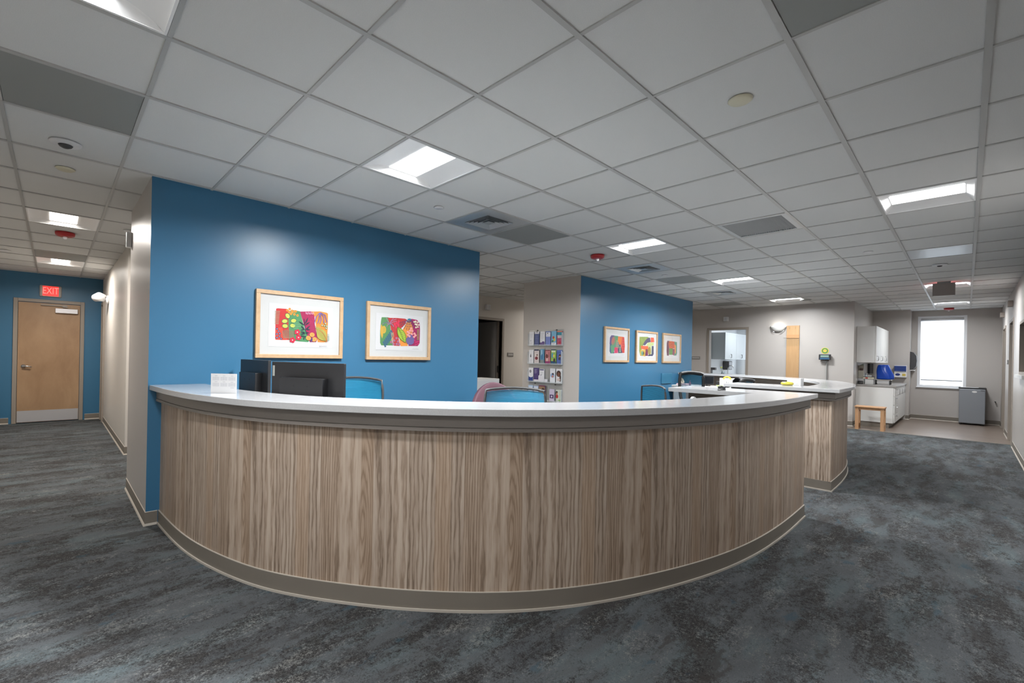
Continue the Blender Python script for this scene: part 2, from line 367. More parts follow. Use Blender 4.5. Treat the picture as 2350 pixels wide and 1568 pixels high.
# kitchen side wall with interior window
WX0, WX1, WZ0, WZ1 = -2.20, -1.33, 0.90, 2.09
m = (MB().box(-4.97, WX0, 11.77, 11.89, H0, H1).box(WX1, 0.70, 11.77, 11.89, H0, H1)
     .box(WX0, WX1, 11.77, 11.89, H0, WZ0).box(WX0, WX1, 11.77, 11.89, WZ1, H1))
structure(m.build('wall_back', GREY, loc=(-2, 11.8, 0)))
sbox('wall_niche', GREY, 0.58, 0.70, 11.89, 14.43, H0, H1)
sbox('wall_column', GREY, 0.58, 1.39, 14.43, 15.0, H0, H1)
# window wall
VX0, VX1, VZ0, VZ1 = 1.52, 2.30, 0.80, 2.45
m = (MB().box(1.39, VX0, 14.85, 15.0, H0, H1).box(VX1, 2.95, 14.85, 15.0, H0, H1)
     .box(VX0, VX1, 14.85, 15.0, H0, VZ0).box(VX0, VX1, 14.85, 15.0, VZ1, H1))
structure(m.build('wall_window', GREY, loc=(2, 14.9, 0)))
# right wall with two doors and a small inside window
ops = [(8.55, 9.72, 1.20, 1.95), (11.10, 12.02, 0, 2.10), (13.30, 14.22, 0, 2.10)]
m = MB(); y = -1.7
for a, b_, z0, z1 in ops:
    m.box(2.85, 3.0, y, a, H0, H1)
    if z0 > 0: m.box(2.85, 3.0, a, b_, H0, z0)
    m.box(2.85, 3.0, a, b_, z1, H1); y = b_
m.box(2.85, 3.0, y, 15.0, H0, H1)
structure(m.build('wall_right', GREY, loc=(2.9, 6, 0)))
# room behind the interior window
ROOMW = paint('white clinic paint', (0.80, 0.82, 0.84, 1), 0.5)
sbox('wall_room_left', ROOMW, -2.88, -2.78, 11.89, 15.75, H0, H1)
RX0, RX1 = -2.55, -0.7
m = (MB().box(-2.88, RX0, 15.65, 15.75, H0, H1).box(RX1, 0.70, 15.65, 15.75, H0, H1)
     .box(RX0, RX1, 15.65, 15.75, H0, 0.85).box(RX0, RX1, 15.65, 15.75, 2.45, H1))
structure(m.build('wall_room_far', ROOMW, loc=(-1, 15.7, 0)))
sbox('wall_room_right', ROOMW, 0.48, 0.58, 11.89, 15.75, H0, H1)
# ------------------------------------------------------------------ ceiling
AL = {-12: -12.15, -11: -11.11, -10: -10.08, -9: -9.07, -8: -8.06, -7: -7.045, -6: -5.99, -5: -5.03, -4: -4.0, -3: -3.0, -2: -1.93, -1: -0.93, 0: 0.06, 1: 1.05, 2: 2.03, 3: 2.975, 4: 3.88, 5: 4.82}
AL[-13] = -13.15; AL[-14] = -14.15; AL[-15] = -15.1
BL = {-3: -2.86, -2: -1.86, -1: -0.89, 0: 0.01, 1: 0.95, 2: 1.94, 3: 2.94, 4: 3.95, 5: 4.93, 6: 5.95, 7: 6.97, 8: 8.01, 9: 8.98, 10: 9.98, 11: 11.0, 12: 12.04}
for i in range(13, 27): BL[i] = 12.04 + (i - 12) * 1.025
ia = list(range(-15, 6)); jb = list(range(-3, 27))
holes = {}
TRO = [(-1, 2), (-1, 7), (-1, 12), (-1, 17), (0, -1), (-7, -1), (-12, -1), (3, 7), (3, 16), (3, 21)]
HID = [(-7, 5), (-7, 14), (-3, 22), (3, -2)]       # unseen lights over the rear corridor; those behind window and camera added for brightness
for c_ in TRO + HID: holes[c_] = 'light'
DIFFS = [(-2, 4), (-2, 9), (-2, 14)]; GP = [(-2, 5), (-2, 11), (-3, 17), (3, 2), (-2, -1), (-11, -1), (3, 11)]; VENT = [(1, 7)]
for c_ in DIFFS + GP + VENT: holes[c_] = 'panel'
m = MB()
for i in ia[:-1]:
    for j in jb[:-1]:
        if (i, j) in holes: continue
        x0, x1, y0, y1 = AL[i] * T, AL[i + 1] * T, BL[j] * T, BL[j + 1] * T
        m.box(x0, x1, y0, y1, ZC + 0.003, ZC + 0.02)
ceil = structure(m.build('ceiling', TILE, loc=(0, 0, ZC)))
g = MB(); X0, X1, Y0, Y1 = AL[-15] * T, AL[5] * T, BL[-3] * T, BL[26] * T
hw = 0.012
for i in ia: g.box(AL[i] * T - hw, AL[i] * T + hw, Y0, Y1, ZC - 0.004, ZC + 0.004)
for j in jb:
    for i in ia[:-1]: g.box(AL[i] * T + hw, AL[i + 1] * T - hw, BL[j] * T - 0.009, BL[j] * T + 0.009, ZC - 0.003, ZC + 0.0035)
g.build('ceiling_grid', GRIDM, parent=ceil)
# slab above closes the plenum
sbox('ceiling', mat('dark plenum', (0.1, 0.1, 0.1, 1), 0.9), -9.3, 3.1, -1.75, 15.8, H1 + 0.03, H1 + 0.08, loc=(0, 0, H1 + 0.05))
# troffers
def make_troffer(lens_mat):
    t = thing('ceiling_light', 'x', 'ceiling light', (0, 0, 0), local=True)
    a = 0.296; fr = MB()
    for b in [(-a, a, -a, -a + 0.012), (-a, a, a - 0.012, a), (-a, -a + 0.012, -a + 0.012, a - 0.012), (a - 0.012, a, -a + 0.012, a - 0.012)]: fr.box(*b, 0.0, 0.012)
    fr.build('frame', REFL, parent=t)
    prof = [(-0.284, 0.002)] + [(-0.284 + 0.17 * s, 0.004 + 0.030 * math.sin(s * PI / 2)) for s in (0.2, 0.4, 0.6, 0.8, 1.0)]
    re = MB(); ex0, ex1 = 0.284, 0.225
    for sgn in (-1, 1):
        n = len(prof); vs = []
        for (y, z) in prof:
            e = ex0 - (ex0 - ex1) * (z / 0.034)
            vs += [(-e, sgn * y, z), (e, sgn * y, z)]
        re.add(vs, [(2 * i, 2 * i + 1, 2 * i + 3, 2 * i + 2) for i in range(n - 1)], smooth=True)
    for sgn in (-1, 1):     # end flaps
        vs = [(sgn * ex0, -0.284, 0.002), (sgn * ex0, 0.284, 0.002), (sgn * ex1, 0.114, 0.034), (sgn * ex1, -0.114, 0.034)]
        re.add(vs, [(0, 1, 2, 3)])
        for q in (-1, 1):
            vs = [(sgn * ex0, q * 0.284, 0.002)] + [(sgn * (ex0 - (ex0 - ex1) * (z / 0.034)), q * abs(y), z) for y, z in prof[1:]]
            re.add(vs, [tuple(range(len(vs)))])
    re.build('reflector', REFL, parent=t)
    MB().box(-0.235, 0.235, -0.116, 0.116, 0.030, 0.044).build('lens', lens_mat, parent=t)
    la = bpy.data.lights.new('lamp', 'AREA'); la.shape = 'RECTANGLE'; la.size = 0.46; la.size_y = 0.225; la.energy = LAMPW
    la.spread = math.radians(166); la.color = (0.97, 0.99, 1.0) if lens_mat is LENS else (1.0, 0.94, 0.87)
    lo = bpy.data.objects.new('lamp', la); COL.objects.link(lo); lo.parent = t; lo.location = (0, 0, 0.028)
    # closed steel back
    MB().box(-a, a, -a, a, 0.085, 0.10).build('housing', GREYP, parent=t)
    return t
tlabels = {(-1, 2): 'square recessed light above the left half of the near curved desk, largest in full view',
  (-1, 7): 'square recessed light just beyond the red fire alarm, above the gap between the two desks',
  (-1, 12): 'square recessed light in front of the three small pictures, third along its row',
  (-1, 17): 'square recessed light closest to the rear grey wall with the inside window',
  (0, -1): 'square recessed light cut off by the top left corner of the picture',
  (-7, -1): 'square recessed light in the left corridor, in front of the red alarm',
  (-12, -1): 'square recessed light at the far end of the left corridor, by the exit sign',
  (3, 7): 'square recessed light above the right aisle, the wide bright one at the right',
  (3, 16): 'square recessed light above the right aisle, partly hidden by the hanging exit sign',
  (3, 21): 'square recessed light nearest the tall window with the roller shade'}
hlabels = {(3, -2): 'added unseen square light behind the viewer, brightening the front of the near desk', (-7, 5): 'square recessed light over the rear corridor behind the blue wall', (-7, 14): 'square recessed light over the rear corridor near the kitchen end',
  (-3, 22): 'added unseen square light brightening the room behind the inside window'}
hlabels.update(tlabels)
p1 = make_troffer(LENS); p2 = make_troffer(LENSW); used = set()
for c_ in TRO + HID:
    warm = c_ in ((-7, -1), (-12, -1), (-7, 5), (-7, 14)); pr = p2 if warm else p1
    if warm not in used: t = pr; used.add(warm)
    else: t = copy_tree(pr)
    i, j = c_; t.location = ((AL[i] + AL[i + 1]) / 2 * T, (BL[j] + BL[j + 1]) / 2 * T, ZC - 0.003)
    t.scale = ((AL[i + 1] - AL[i]) * T / 0.615, (BL[j + 1] - BL[j]) * T / 0.615, 1)
    t['label'] = hlabels[c_]; t['group'] = 'recessed square ceiling lights'
    DIM = {(-3, 22): 0.4, (-12, -1): 0.5, (-7, -1): 0.6, (3, 21): 0.4, (3, 16): 0.55, (0, -1): 0.42, (-7, 5): 1.0, (3, 7): 0.45, (3, -2): 0.42, (-1, 2): 1.2, (-1, 17): 0.55, (-1, 7): 1.1}.get(c_, 1.0)
    if DIM != 1.0:
        for q in bpy.data.objects:
            if q.parent == t and q.type == 'LIGHT': q.data = q.data.copy(); q.data.energy = LAMPW * DIM
def cell(c_): i, j = c_; return AL[i] * T + 0.013, AL[i + 1] * T - 0.013, BL[j] * T + 0.01, BL[j + 1] * T - 0.01
# grey access panels
glab = {(-2, 5): 'grey square ceiling panel touching the air vent above the near blue wall', (-2, 11): 'grey square ceiling panel above the three small pictures',
  (-3, 17): 'grey square ceiling panel beside the rearmost light', (3, 2): 'dark grey ceiling panel at the top edge of the picture, upper right',
  (-2, -1): 'wide dark grey ceiling panel at the upper left edge', (-11, -1): 'grey ceiling panel between the red alarm and the last light of the left corridor',
  (3, 11): 'pale grey ceiling panel above the right aisle between two lights'}
for c_ in GP:
    x0, x1, y0, y1 = cell(c_)
    o = MB().box(x0, x1, y0, y1, ZC + 0.0, ZC + 0.012).build('ceiling_panel', DIFF if c_ == (3, 11) else GREYP, loc=((x0 + x1) / 2, (y0 + y1) / 2, ZC), bevel=0.002)
    tag(o, glab[c_], 'ceiling panel', 'grey access panels in the ceiling')
# air diffusers
dl = {(-2, 4): 'square air vent with nested louvres above the near blue wall', (-2, 9): 'square air vent with nested louvres beyond the red fire alarm', (-2, 14): 'small looking square air vent beside the third light of the row'}
for c_ in DIFFS:
    x0, x1, y0, y1 = cell(c_); cx, cy = (x0 + x1) / 2, (y0 + y1) / 2
    t = thing('air_diffuser', dl[c_], 'air vent', (cx, cy, ZC), 'square ceiling air diffusers')
    pm = MB(); h = 0.165
    for b in [(x0, x1, y0, cy - h), (x0, x1, cy + h, y1), (x0, cx - h, cy - h, cy + h), (cx + h, x1, cy - h, cy + h)]: pm.box(*b, ZC - 0.001, ZC + 0.01)
    pm.build('face_plate', DIFF, parent=t)
    MB().box(cx - h, cx + h, cy - h, cy + h, ZC + 0.035, ZC + 0.04).build('duct', BLACKR, parent=t)
    lv = MB()
    for a, zt in ((0.165, 0.0), (0.136, 0.0), (0.107, 0.0), (0.078, 0.0)):
        b = a - 0.018
        for (p, q, r, s) in (((-a, -a), (a, -a), (b, -b), (-b, -b)), ((a, -a), (a, a), (b, b), (b, -b)), ((a, a), (-a, a), (-b, b), (b, b)), ((-a, a), (-a, -a), (-b, -b), (-b, b))):
            vs = [(cx + p[0], cy + p[1], ZC - 0.006), (cx + q[0], cy + q[1], ZC - 0.006), (cx + r[0], cy + r[1], ZC + 0.012), (cx + s[0], cy + s[1], ZC + 0.012)]
            lv.add(vs, [(0, 1, 2, 3)])
    lv.box(cx - 0.045, cx + 0.045, cy - 0.045, cy + 0.045, ZC - 0.006, ZC - 0.003)
    for a in (0.02,): lv.box(cx - 0.16, cx + 0.16, cy - 0.002, cy + 0.002, ZC + 0.024, ZC + 0.03).box(cx - 0.002, cx + 0.002, cy - 0.16, cy + 0.16, ZC + 0.024, ZC + 0.03)
    lv.build('louvres', DIFF, parent=t, solid=0.0015)
x0, x1, y0, y1 = cell((1, 7)); t = thing('return_grille', 'ribbed rectangular return air grille in the middle of the ceiling', 'air vent', ((x0 + x1) / 2, (y0 + y1) / 2, ZC))
gm = MB(); gm.box(x0, x0 + 0.04, y0, y1, ZC - 0.002, ZC + 0.01).box(x1 - 0.04, x1, y0, y1, ZC - 0.002, ZC + 0.01).box(x0 + .04, x1 - .04, y0, y0 + 0.03, ZC - 0.002, ZC + 0.01).box(x0 + .04, x1 - .04, y1 - 0.03, y1, ZC - 0.002, ZC + 0.01)
gm.build('frame', DIFF, parent=t)
gm = MB(); n = 26
for k_ in range(n):
    x = x0 + 0.045 + (x1 - x0 - 0.09) * k_ / (n - 1); gm.add([(x - 0.006, y0 + .03, ZC), (x + 0.004, y0 + .03, ZC + 0.014), (x + 0.004, y1 - .03, ZC + 0.014), (x - 0.006, y1 - .03, ZC)], [(0, 1, 2, 3)])
gm.build('louvres', DIFF, parent=t, solid=0.002)
MB().box(x0 + .04, x1 - .04, y0 + .03, y1 - .03, ZC + 0.03, ZC + 0.035).build('duct', DGREY, parent=t)
# discs, speakers, alarms
def disc(a, b, r, h, m, name, label, cat, grp=None):
    o = MB().lathe([(0.0001, -h), (r * 0.8, -h), (r, -h * 0.3), (r, 0)], (a * T, b * T, ZC - 0.001), 'z', 28).build(name, m, loc=(a * T, b * T, ZC)); tag(o, label, cat, grp); return o
SG = 'small round sprinkler covers in the ceiling'
disc(2.52, 3.47, 0.055, 0.012, CREAM, 'sprinkler_cover', 'large cream round sprinkler cover nearest the viewer, upper right of the ceiling', 'sprinkler cover', SG)
disc(-1.42, 3.44, 0.045, 0.008, WHITE, 'sprinkler_cover', 'round sprinkler cover between the biggest light and the first air vent', 'sprinkler cover', SG)
disc(-1.42, 10.53, 0.045, 0.008, WHITE, 'sprinkler_cover', 'round sprinkler cover between the second air vent and its grey panel', 'sprinkler cover', SG)
disc(2.5, 10.61, 0.045, 0.008, WHITE, 'sprinkler_cover', 'round sprinkler cover right of the ribbed return grille', 'sprinkler cover', SG)
disc(2.44, 17.83, 0.045, 0.008, WHITE, 'sprinkler_cover', 'round sprinkler cover above the upper wall cabinet niche', 'sprinkler cover', SG)
disc(-3.54, -0.46, 0.055, 0.012, CREAM, 'sprinkler_cover', 'cream round sprinkler cover below the white dome in the left corridor', 'sprinkler cover', SG)
disc(-10.72, -1.34, 0.06, 0.008, WHITE, 'sprinkler_cover', 'round sprinkler cover at the left edge of the corridor ceiling', 'sprinkler cover', SG)
t = thing('ceiling_speaker', 'white round dome sensor in the left corridor ceiling next to the dark panel', 'ceiling sensor', (-2.62 * T, -0.47 * T, ZC))
MB().lathe([(0.0001, -0.014), (0.05, -0.014), (0.075, -0.008), (0.08, 0)], (-2.62 * T, -0.47 * T, ZC - 0.001), 'z', 28).build('rim', WHITE, parent=t)
MB().lathe([(0.0001, -0.034), (0.015, -0.032), (0.03, -0.024), (0.036, -0.014)], (-2.62 * T, -0.47 * T, ZC - 0.001), 'z', 24).build('dome', DGREY, parent=t)
t = thing('ceiling_speaker', 'small white ceiling sensor above the right aisle beyond the pale panel', 'ceiling sensor', (3.39 * T, 12.98 * T, ZC))
MB().lathe([(0.0001, -0.016), (0.04, -0.016), (0.07, -0.008), (0.075, 0)], (3.39 * T, 12.98 * T, ZC - 0.001), 'z', 28).build('rim', WHITE, parent=t)
MB().lathe([(0.0001, -0.03), (0.02, -0.026), (0.026, -0.016)], (3.39 * T, 12.98 * T, ZC - 0.001), 'z', 24).build('dome', DGREY, parent=t)
t = thing('ceiling_speaker', 'small dark square ceiling fitting in front of the rear grey wall', 'ceiling sensor', (0.04 * T, 17.87 * T, ZC))
MB().lathe([(0.0001, -0.02), (0.05, -0.02), (0.09, -0.006), (0.1, 0)], (0.04 * T, 17.87 * T, ZC - 0.001), 'z', 24).build('rim', GREYP, parent=t)
t = thing('ceiling_speaker', 'tiny white round ceiling fitting next to the near corridor wall corner', 'ceiling sensor', (-6.52 * T, 0.43 * T, ZC))
MB().lathe([(0.0001, -0.012), (0.05, -0.012), (0.06, 0)], (-6.52 * T, 0.43 * T, ZC - 0.001), 'z', 24).build('rim', WHITE, parent=t)
t = thing('ceiling_speaker', 'small white round fitting on the ceiling of the rear corridor, left of the brochure wall', 'ceiling sensor', (-6.71 * T, 10.9 * T, ZC))
MB().lathe([(0.0001, -0.02), (0.04, -0.018), (0.07, 0)], (-6.71 * T, 10.9 * T, ZC - 0.001), 'z', 24).build('rim', WHITE, parent=t)
for (a, b_, lb) in ((-1.43, 7.53, 'red fire alarm on the ceiling between the two desks, beside the second light'), (-7.61, -0.41, 'red fire alarm on the ceiling of the left corridor'), (3.33, 23.5, 'red fire alarm on the ceiling right above the tall window')):
    x, y = a * T, b_ * T; t = thing('fire_alarm', lb, 'fire alarm', (x, y, ZC), 'red ceiling fire alarms')
    MB().lathe([(0.062, -0.045), (0.08, -0.036), (0.085, -0.02), (0.085, 0)], (x, y, ZC - 0.001), 'z', 28).build('body', RED, parent=t, bevel=0.0)
    MB().lathe([(0.0001, -0.075), (0.014, -0.072), (0.02, -0.06), (0.02, -0.045)], (x, y, ZC - 0.001), 'z', 18).build('strobe', mat('clear strobe lens', (0.85, 0.85, 0.88, 1), 0.1), parent=t)
# ------------------------------------------------------------------ baseboards
def sweep(path, name, mats, prof, parent=None, loc=None, closed=False):
    """profile (out, z) offset to the LEFT of the travel direction"""
    n = len(path); nor = []
    for i in range(n):
        a = path[max(i - 1, 0)]; b = path[min(i + 1, n - 1)]
        def nn(p, q):
            d = math.dist(p, q); return (-(q[1] - p[1]) / d, (q[0] - p[0]) / d)
        if 0 < i < n - 1:
            n1, n2 = nn(a, path[i]), nn(path[i], b); c = n1[0] * n2[0] + n1[1] * n2[1]; k_ = 1 / (1 + c) if c > -0.9 else 1
            nor.append(((n1[0] + n2[0]) * k_, (n1[1] + n2[1]) * k_))
        else: nor.append(nn(a, b))
    m = MB(); P = len(prof)
    vs = [(p[0] + q[0] * o_, p[1] + q[1] * o_, z) for p, q in zip(path, nor) for o_, z, _ in prof]
    for i in range(n - 1):
        for k_ in range(P):
            k2 = (k_ + 1) % P
            m.add([], [], 0)
            m.f.append([i * P + k_, (i + 1) * P + k_, (i + 1) * P + k2, i * P + k2]); m.mi.append(prof[k_][2]); m.uv.append(None); m.sm.append(False)
    m.v = vs
    m.f.append(list(range(P))); m.mi.append(0); m.uv.append(None); m.sm.append(False)
    m.f.append([(n - 1) * P + k_ for k_ in reversed(range(P))]); m.mi.append(0); m.uv.append(None); m.sm.append(False)
    return m.build(name, mats, parent=parent, loc=loc or (path[0][0], path[0][1], 0))
BP = [(0.0, 0.0, 1), (0.014, 0.0, 1), (0.010, 0.010, 1), (0.005, 0.016, 0), (0.004, 0.1, 1), (0.0, 0.104, 0)]
def base(name, path): return structure(sweep(path, name, [TAUPE, LIP], BP))
base('baseboard_near', [(XB1, 0.27), (XB1, 0.19), (-3.1, 0.19)][::-1][::1] if False else [(-3.1, 0.6), (-3.1, 0.19), (XB1, 0.19), (XB1, 0.262)][::-1])
base('baseboard_corridor', [(-4.85, 6.0), (-4.85, 0.33), (-8.26, 0.33)])
base('baseboard_exit_1', [(-8.85, 0.33), (-8.85, 0.1)]); base('baseboard_exit_2', [(-8.85, -0.87), (-8.85, -1.55)])
base('baseboard_left', [(-8.85, -1.55), (2.85, -1.55)])
base('baseboard_blue', [(XB1, 3.51), (XB1, 0.60)]); base('baseboard_blue_end', [(-3.1, 3.51), (XB1, 3.51)])
base('baseboard_blue_far', [(XB, 9.2), (XB, 5.65), (-3.04, 5.65)])
base('baseboard_rear', [(-4.85, 11.77), (-4.85, 7.04)])
base('baseboard_back', [(0.70, 12.05), (0.70, 11.77), (-4.85, 11.77)])
base('baseboard_window', [(2.85, 14.85), (1.39, 14.85), (1.39, 14.43), (1.33, 14.43)])
base('baseboard_right_1', [(2.85, 14.3), (2.85, 14.85)][::-1][::-1]); base('baseboard_right_2', [(2.85, 12.1), (2.85, 13.22)]); base('baseboard_right_3', [(2.85, -1.55), (2.85, 11.02)])
# ------------------------------------------------------------------ doors and windows
def door_frame(axis, plane, a0, a1, zt, wd, d0, d1, name, extra=None):
    m = MB()
    for (p, q, z0, z1) in ((a0 - wd, a0, 0, zt + wd), (a1, a1 + wd, 0, zt + wd), (a0, a1, zt, zt + wd)):
        if axis == 'x': m.box(plane + d0, plane + d1, p, q, z0, z1)
        else: m.box(p, q, plane + d0, plane + d1, z0, z1)
    return structure(m.build(name, FRAMEM, loc=((plane, (a0 + a1) / 2, 0) if axis == 'x' else ((a0 + a1) / 2, plane, 0)), bevel=0.003))
# exit door
D = door_frame('x', -8.85, -0.78, 0.02, 2.10, 0.055, -0.02, 0.02, 'door_1')
MB().box(-8.849, -8.825, -0.775, 0.015, 0.012, 2.09).build('door_leaf', BIRCH, parent=D, bevel=0.002)
MB().box(-8.825, -8.821, -0.77, 0.01, 0.02, 0.215).build('kick_plate', KICK, parent=D)
t = MB().lathe([(0.03, 0), (0.03, 0.012), (0.012, 0.016), (0.012, 0.05)], (-8.824, -0.70, 0.985), 'x', 20); t.tube([(-8.775, -0.705, 0.985), (-8.772, -0.66, 0.985), (-8.772, -0.60, 0.975)], [0.012, 0.012, 0.009], 10)
t.build('door_handle', CHROME, parent=D)
MB().box(-8.825, -8.77, -0.315, -0.02, 1.93, 2.01).build('closer', mat('silver closer', (0.68, 0.68, 0.72, 1), 0.35, metal=0.3), parent=D, bevel=0.004)
t = MB(); t.box(-8.80, -8.79, -0.50, -0.20, 2.048, 2.068).box(-8.80, -8.775, -0.22, -0.16, 2.03, 2.075); t.build('closer_arm', FRAMEM, parent=D)
# exit sign over the door
t = thing('exit_sign', 'lit red EXIT sign in a grey housing on the blue wall above the wooden door', 'exit sign', (-8.85, -0.38, 2.20))
MB().box(-8.849, -8.81, -0.522, -0.238, 2.205, 2.405).build('housing', mat('grey sign housing', (0.45, 0.42, 0.40, 1), 0.5), parent=t, bevel=0.02)
MB().box(-8.811, -8.806, -0.482, -0.278, 2.222, 2.392).build('red_panel', mat('red sign light', (0.6, 0.03, 0.03, 1), 0.4, emit=(1.0, 0.035, 0.03, 1), es=1.1), parent=t)
def text_obj(txt, size, name, m, parent, origin, xdir, zdir, depth=0.001, align='CENTER', sx=1.0):
    cu = bpy.data.curves.new('t', 'FONT'); cu.body = txt; cu.size = size; cu.align_x = align; cu.align_y = 'CENTER'; cu.extrude = depth
    ob = bpy.data.objects.new('t', cu); COL.objects.link(ob); bpy.context.view_layer.update()
    dg = bpy.context.evaluated_depsgraph_get(); me = bpy.data.meshes.new_from_object(ob.evaluated_get(dg)); bpy.data.objects.remove(ob)
    X = Vector(xdir); Z = Vector(zdir); N = X.cross(Z)
    org = Vector(ORG[parent.name])
    for v in me.vertices: c_ = v.co.copy(); v.co = Vector(origin) + X * c_.x * sx + Z * c_.y + N * (c_.z) - org
    me.name = name; me.materials.clear(); me.materials.append(m)
    o = bpy.data.objects.new(name, me); COL.objects.link(o); o.parent = parent; ORG[o.name] = tuple(org); return o
text_obj('EXIT', 0.165, 'lettering', mat('bright sign letters', (0.9, 0.3, 0.28, 1), 0.4, emit=(1.0, 0.16, 0.14, 1), es=1.3), t, (-8.804, -0.38, 2.307), (0, 1, 0), (0, 0, 1), 0.001, sx=0.62)
# frame of a side door at the far end of the corridor wall
m = MB().box(-8.75, -8.68, 0.30, 0.335, 0, 2.16).box(-8.34, -8.27, 0.30, 0.335, 0, 2.16).box(-8.68, -8.34, 0.30, 0.335, 2.1, 2.16)
D = structure(m.build('door_2', FRAMEM, loc=(-8.5, 0.33, 0)))
MB().box(-8.68, -8.34, 0.315, 0.329, 0.01, 2.1).build('door_leaf', BIRCH, parent=D)
# doorway in the rear wall with dark door ajar
D = door_frame('x', -4.85, 6.05, 6.95, 2.10, 0.055, -0.13, 0.02, 'door_3')
m = MB().box(-4.97, -4.93, 6.91, 6.948, 0, 2.1); m.build('jamb', FRAMEM, parent=D)
m = MB(); m.box(-5.80, -4.98, 6.89, 6.93, 0.01, 2.09); m.build('door_leaf', mat('grey door leaf', (0.3, 0.29, 0.28, 1), 0.5), parent=D)
MB().box(-4.93, -4.90, 6.895, 6.912, 0.95, 1.1).build('latch', BLACKR, parent=D)
# doors in the right wall
for n_, (a, b_) in ((4, (11.10, 12.02)), (5, (13.30, 14.22))):
    D = door_frame('x', 2.85, a + 0.03, b_ - 0.03, 2.07, 0.05, -0.012, 0.15, 'door_%d' % n_)
    MB().box(2.94, 2.975, a + 0.03, b_ - 0.03, 0.01, 2.07).build('door_leaf', mat('taupe door leaf', (0.16, 0.145, 0.13, 1), 0.5), parent=D)
    MB().tube([(2.94, b_ - 0.12, 1.0), (2.90, b_ - 0.12, 1.0), (2.90, b_ - 0.22, 1.0)], 0.01).build('door_handle', CHROME, parent=D)
# inside window near the right edge
m = MB()
for bx in ((8.55, 9.72, 1.20, 1.24), (8.55, 9.72, 1.91, 1.95), (8.55, 8.59, 1.24, 1.91), (9.68, 9.72, 1.24, 1.91)): m.box(2.838, 2.99, *bx)
Wn = structure(m.build('window_1', FRAMEM, loc=(2.9, 9.1, 1.2)))
MB().box(2.80, 2.86, 8.5, 9.77, 1.155, 1.198).build('window_sill', CABW, parent=Wn)
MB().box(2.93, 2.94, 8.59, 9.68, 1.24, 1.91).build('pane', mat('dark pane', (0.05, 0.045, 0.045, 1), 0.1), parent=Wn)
# interior window in the rear grey wall
m = MB()
for bx in ((WX0 - 0.045, WX0 + 0.012, WZ0 - 0.045, WZ1 + 0.045), (WX1 - 0.012, WX1 + 0.045, WZ0 - 0.045, WZ1 + 0.045), (WX0 + .012, WX1 - .012, WZ1 - 0.012, WZ1 + 0.045), (WX0 + .012, WX1 - .012, WZ0 - 0.045, WZ0 + 0.012)):
    m.box(bx[0], bx[1], 11.755, 11.90, bx[2], bx[3])
Wn = structure(m.build('window_2', FRAMEM, loc=(-1.76, 11.8, 0.9), bevel=0.003))
MB().box(WX0 + 0.012, WX1 - 0.012, 11.825, 11.831, WZ0 + 0.012, WZ1 - 0.012).build('pane', GLASS, parent=Wn)
# daylight window of the room behind
m = MB()
for bx in ((RX0, RX0 + 0.05, 0.85, 2.45), (RX1 - 0.05, RX1, 0.85, 2.45), (RX0 + .05, RX1 - .05, 0.85, 0.90), (RX0 + .05, RX1 - .05, 2.40, 2.45)): m.box(bx[0], bx[1], 15.64, 15.74, bx[2], bx[3])
Wn = structure(m.build('window_3', WHITE, loc=(-1.6, 15.7, 0.85)))
MB().box(RX0 + 0.05, RX1 - 0.05, 15.69, 15.694, 0.90, 2.40).build('shade', SHADE, parent=Wn)
# tall window with roller shade
m = MB(); wt = mat('white window frame', (0.75, 0.77, 0.80, 1), 0.4)
for bx in ((VX0 - 0.02, VX0 + 0.03, VZ0 - 0.01, VZ1 + 0.02), (VX1 - 0.03, VX1 + 0.02, VZ0 - 0.01, VZ1 + 0.02), (VX0 + .03, VX1 - .03, VZ1 - 0.03, VZ1 + 0.02), (VX0 + .03, VX1 - .03, VZ0 - 0.01, VZ0 + 0.03)): m.box(bx[0], bx[1], 14.84, 14.99, bx[2], bx[3])
Wn = structure(m.build('window_4', wt, loc=(1.9, 14.9, 0.8)))
MB().box(VX0 - 0.03, VX1 + 0.03, 14.81, 14.86, VZ0 - 0.035, VZ0 - 0.01).build('window_sill', wt, parent=Wn)
MB().box(VX0 + 0.03, VX1 - 0.03, 14.93, 14.934, VZ0 + 0.03, VZ1 - 0.03).build('pane', thin('window glass', 0.0), parent=Wn)
t = thing('roller_shade', 'white roller shade drawn down almost to the sill of the tall window', 'window shade', (1.9, 14.88, 2.4))
MB().box(VX0 + 0.035, VX1 - 0.035, 14.885, 14.887, 0.955, VZ1 - 0.05).build('fabric', SHADE, parent=t)
MB().box(VX0 + 0.04, VX1 - 0.04, 14.88, 14.892, 0.938, 0.956).build('bottom_bar', DGREY, parent=t)
MB().lathe([(0.03, -0.36), (0.03, 0.36)], (1.91, 14.885, VZ1 - 0.06), 'x', 16).build('roller', WHITE, parent=t)
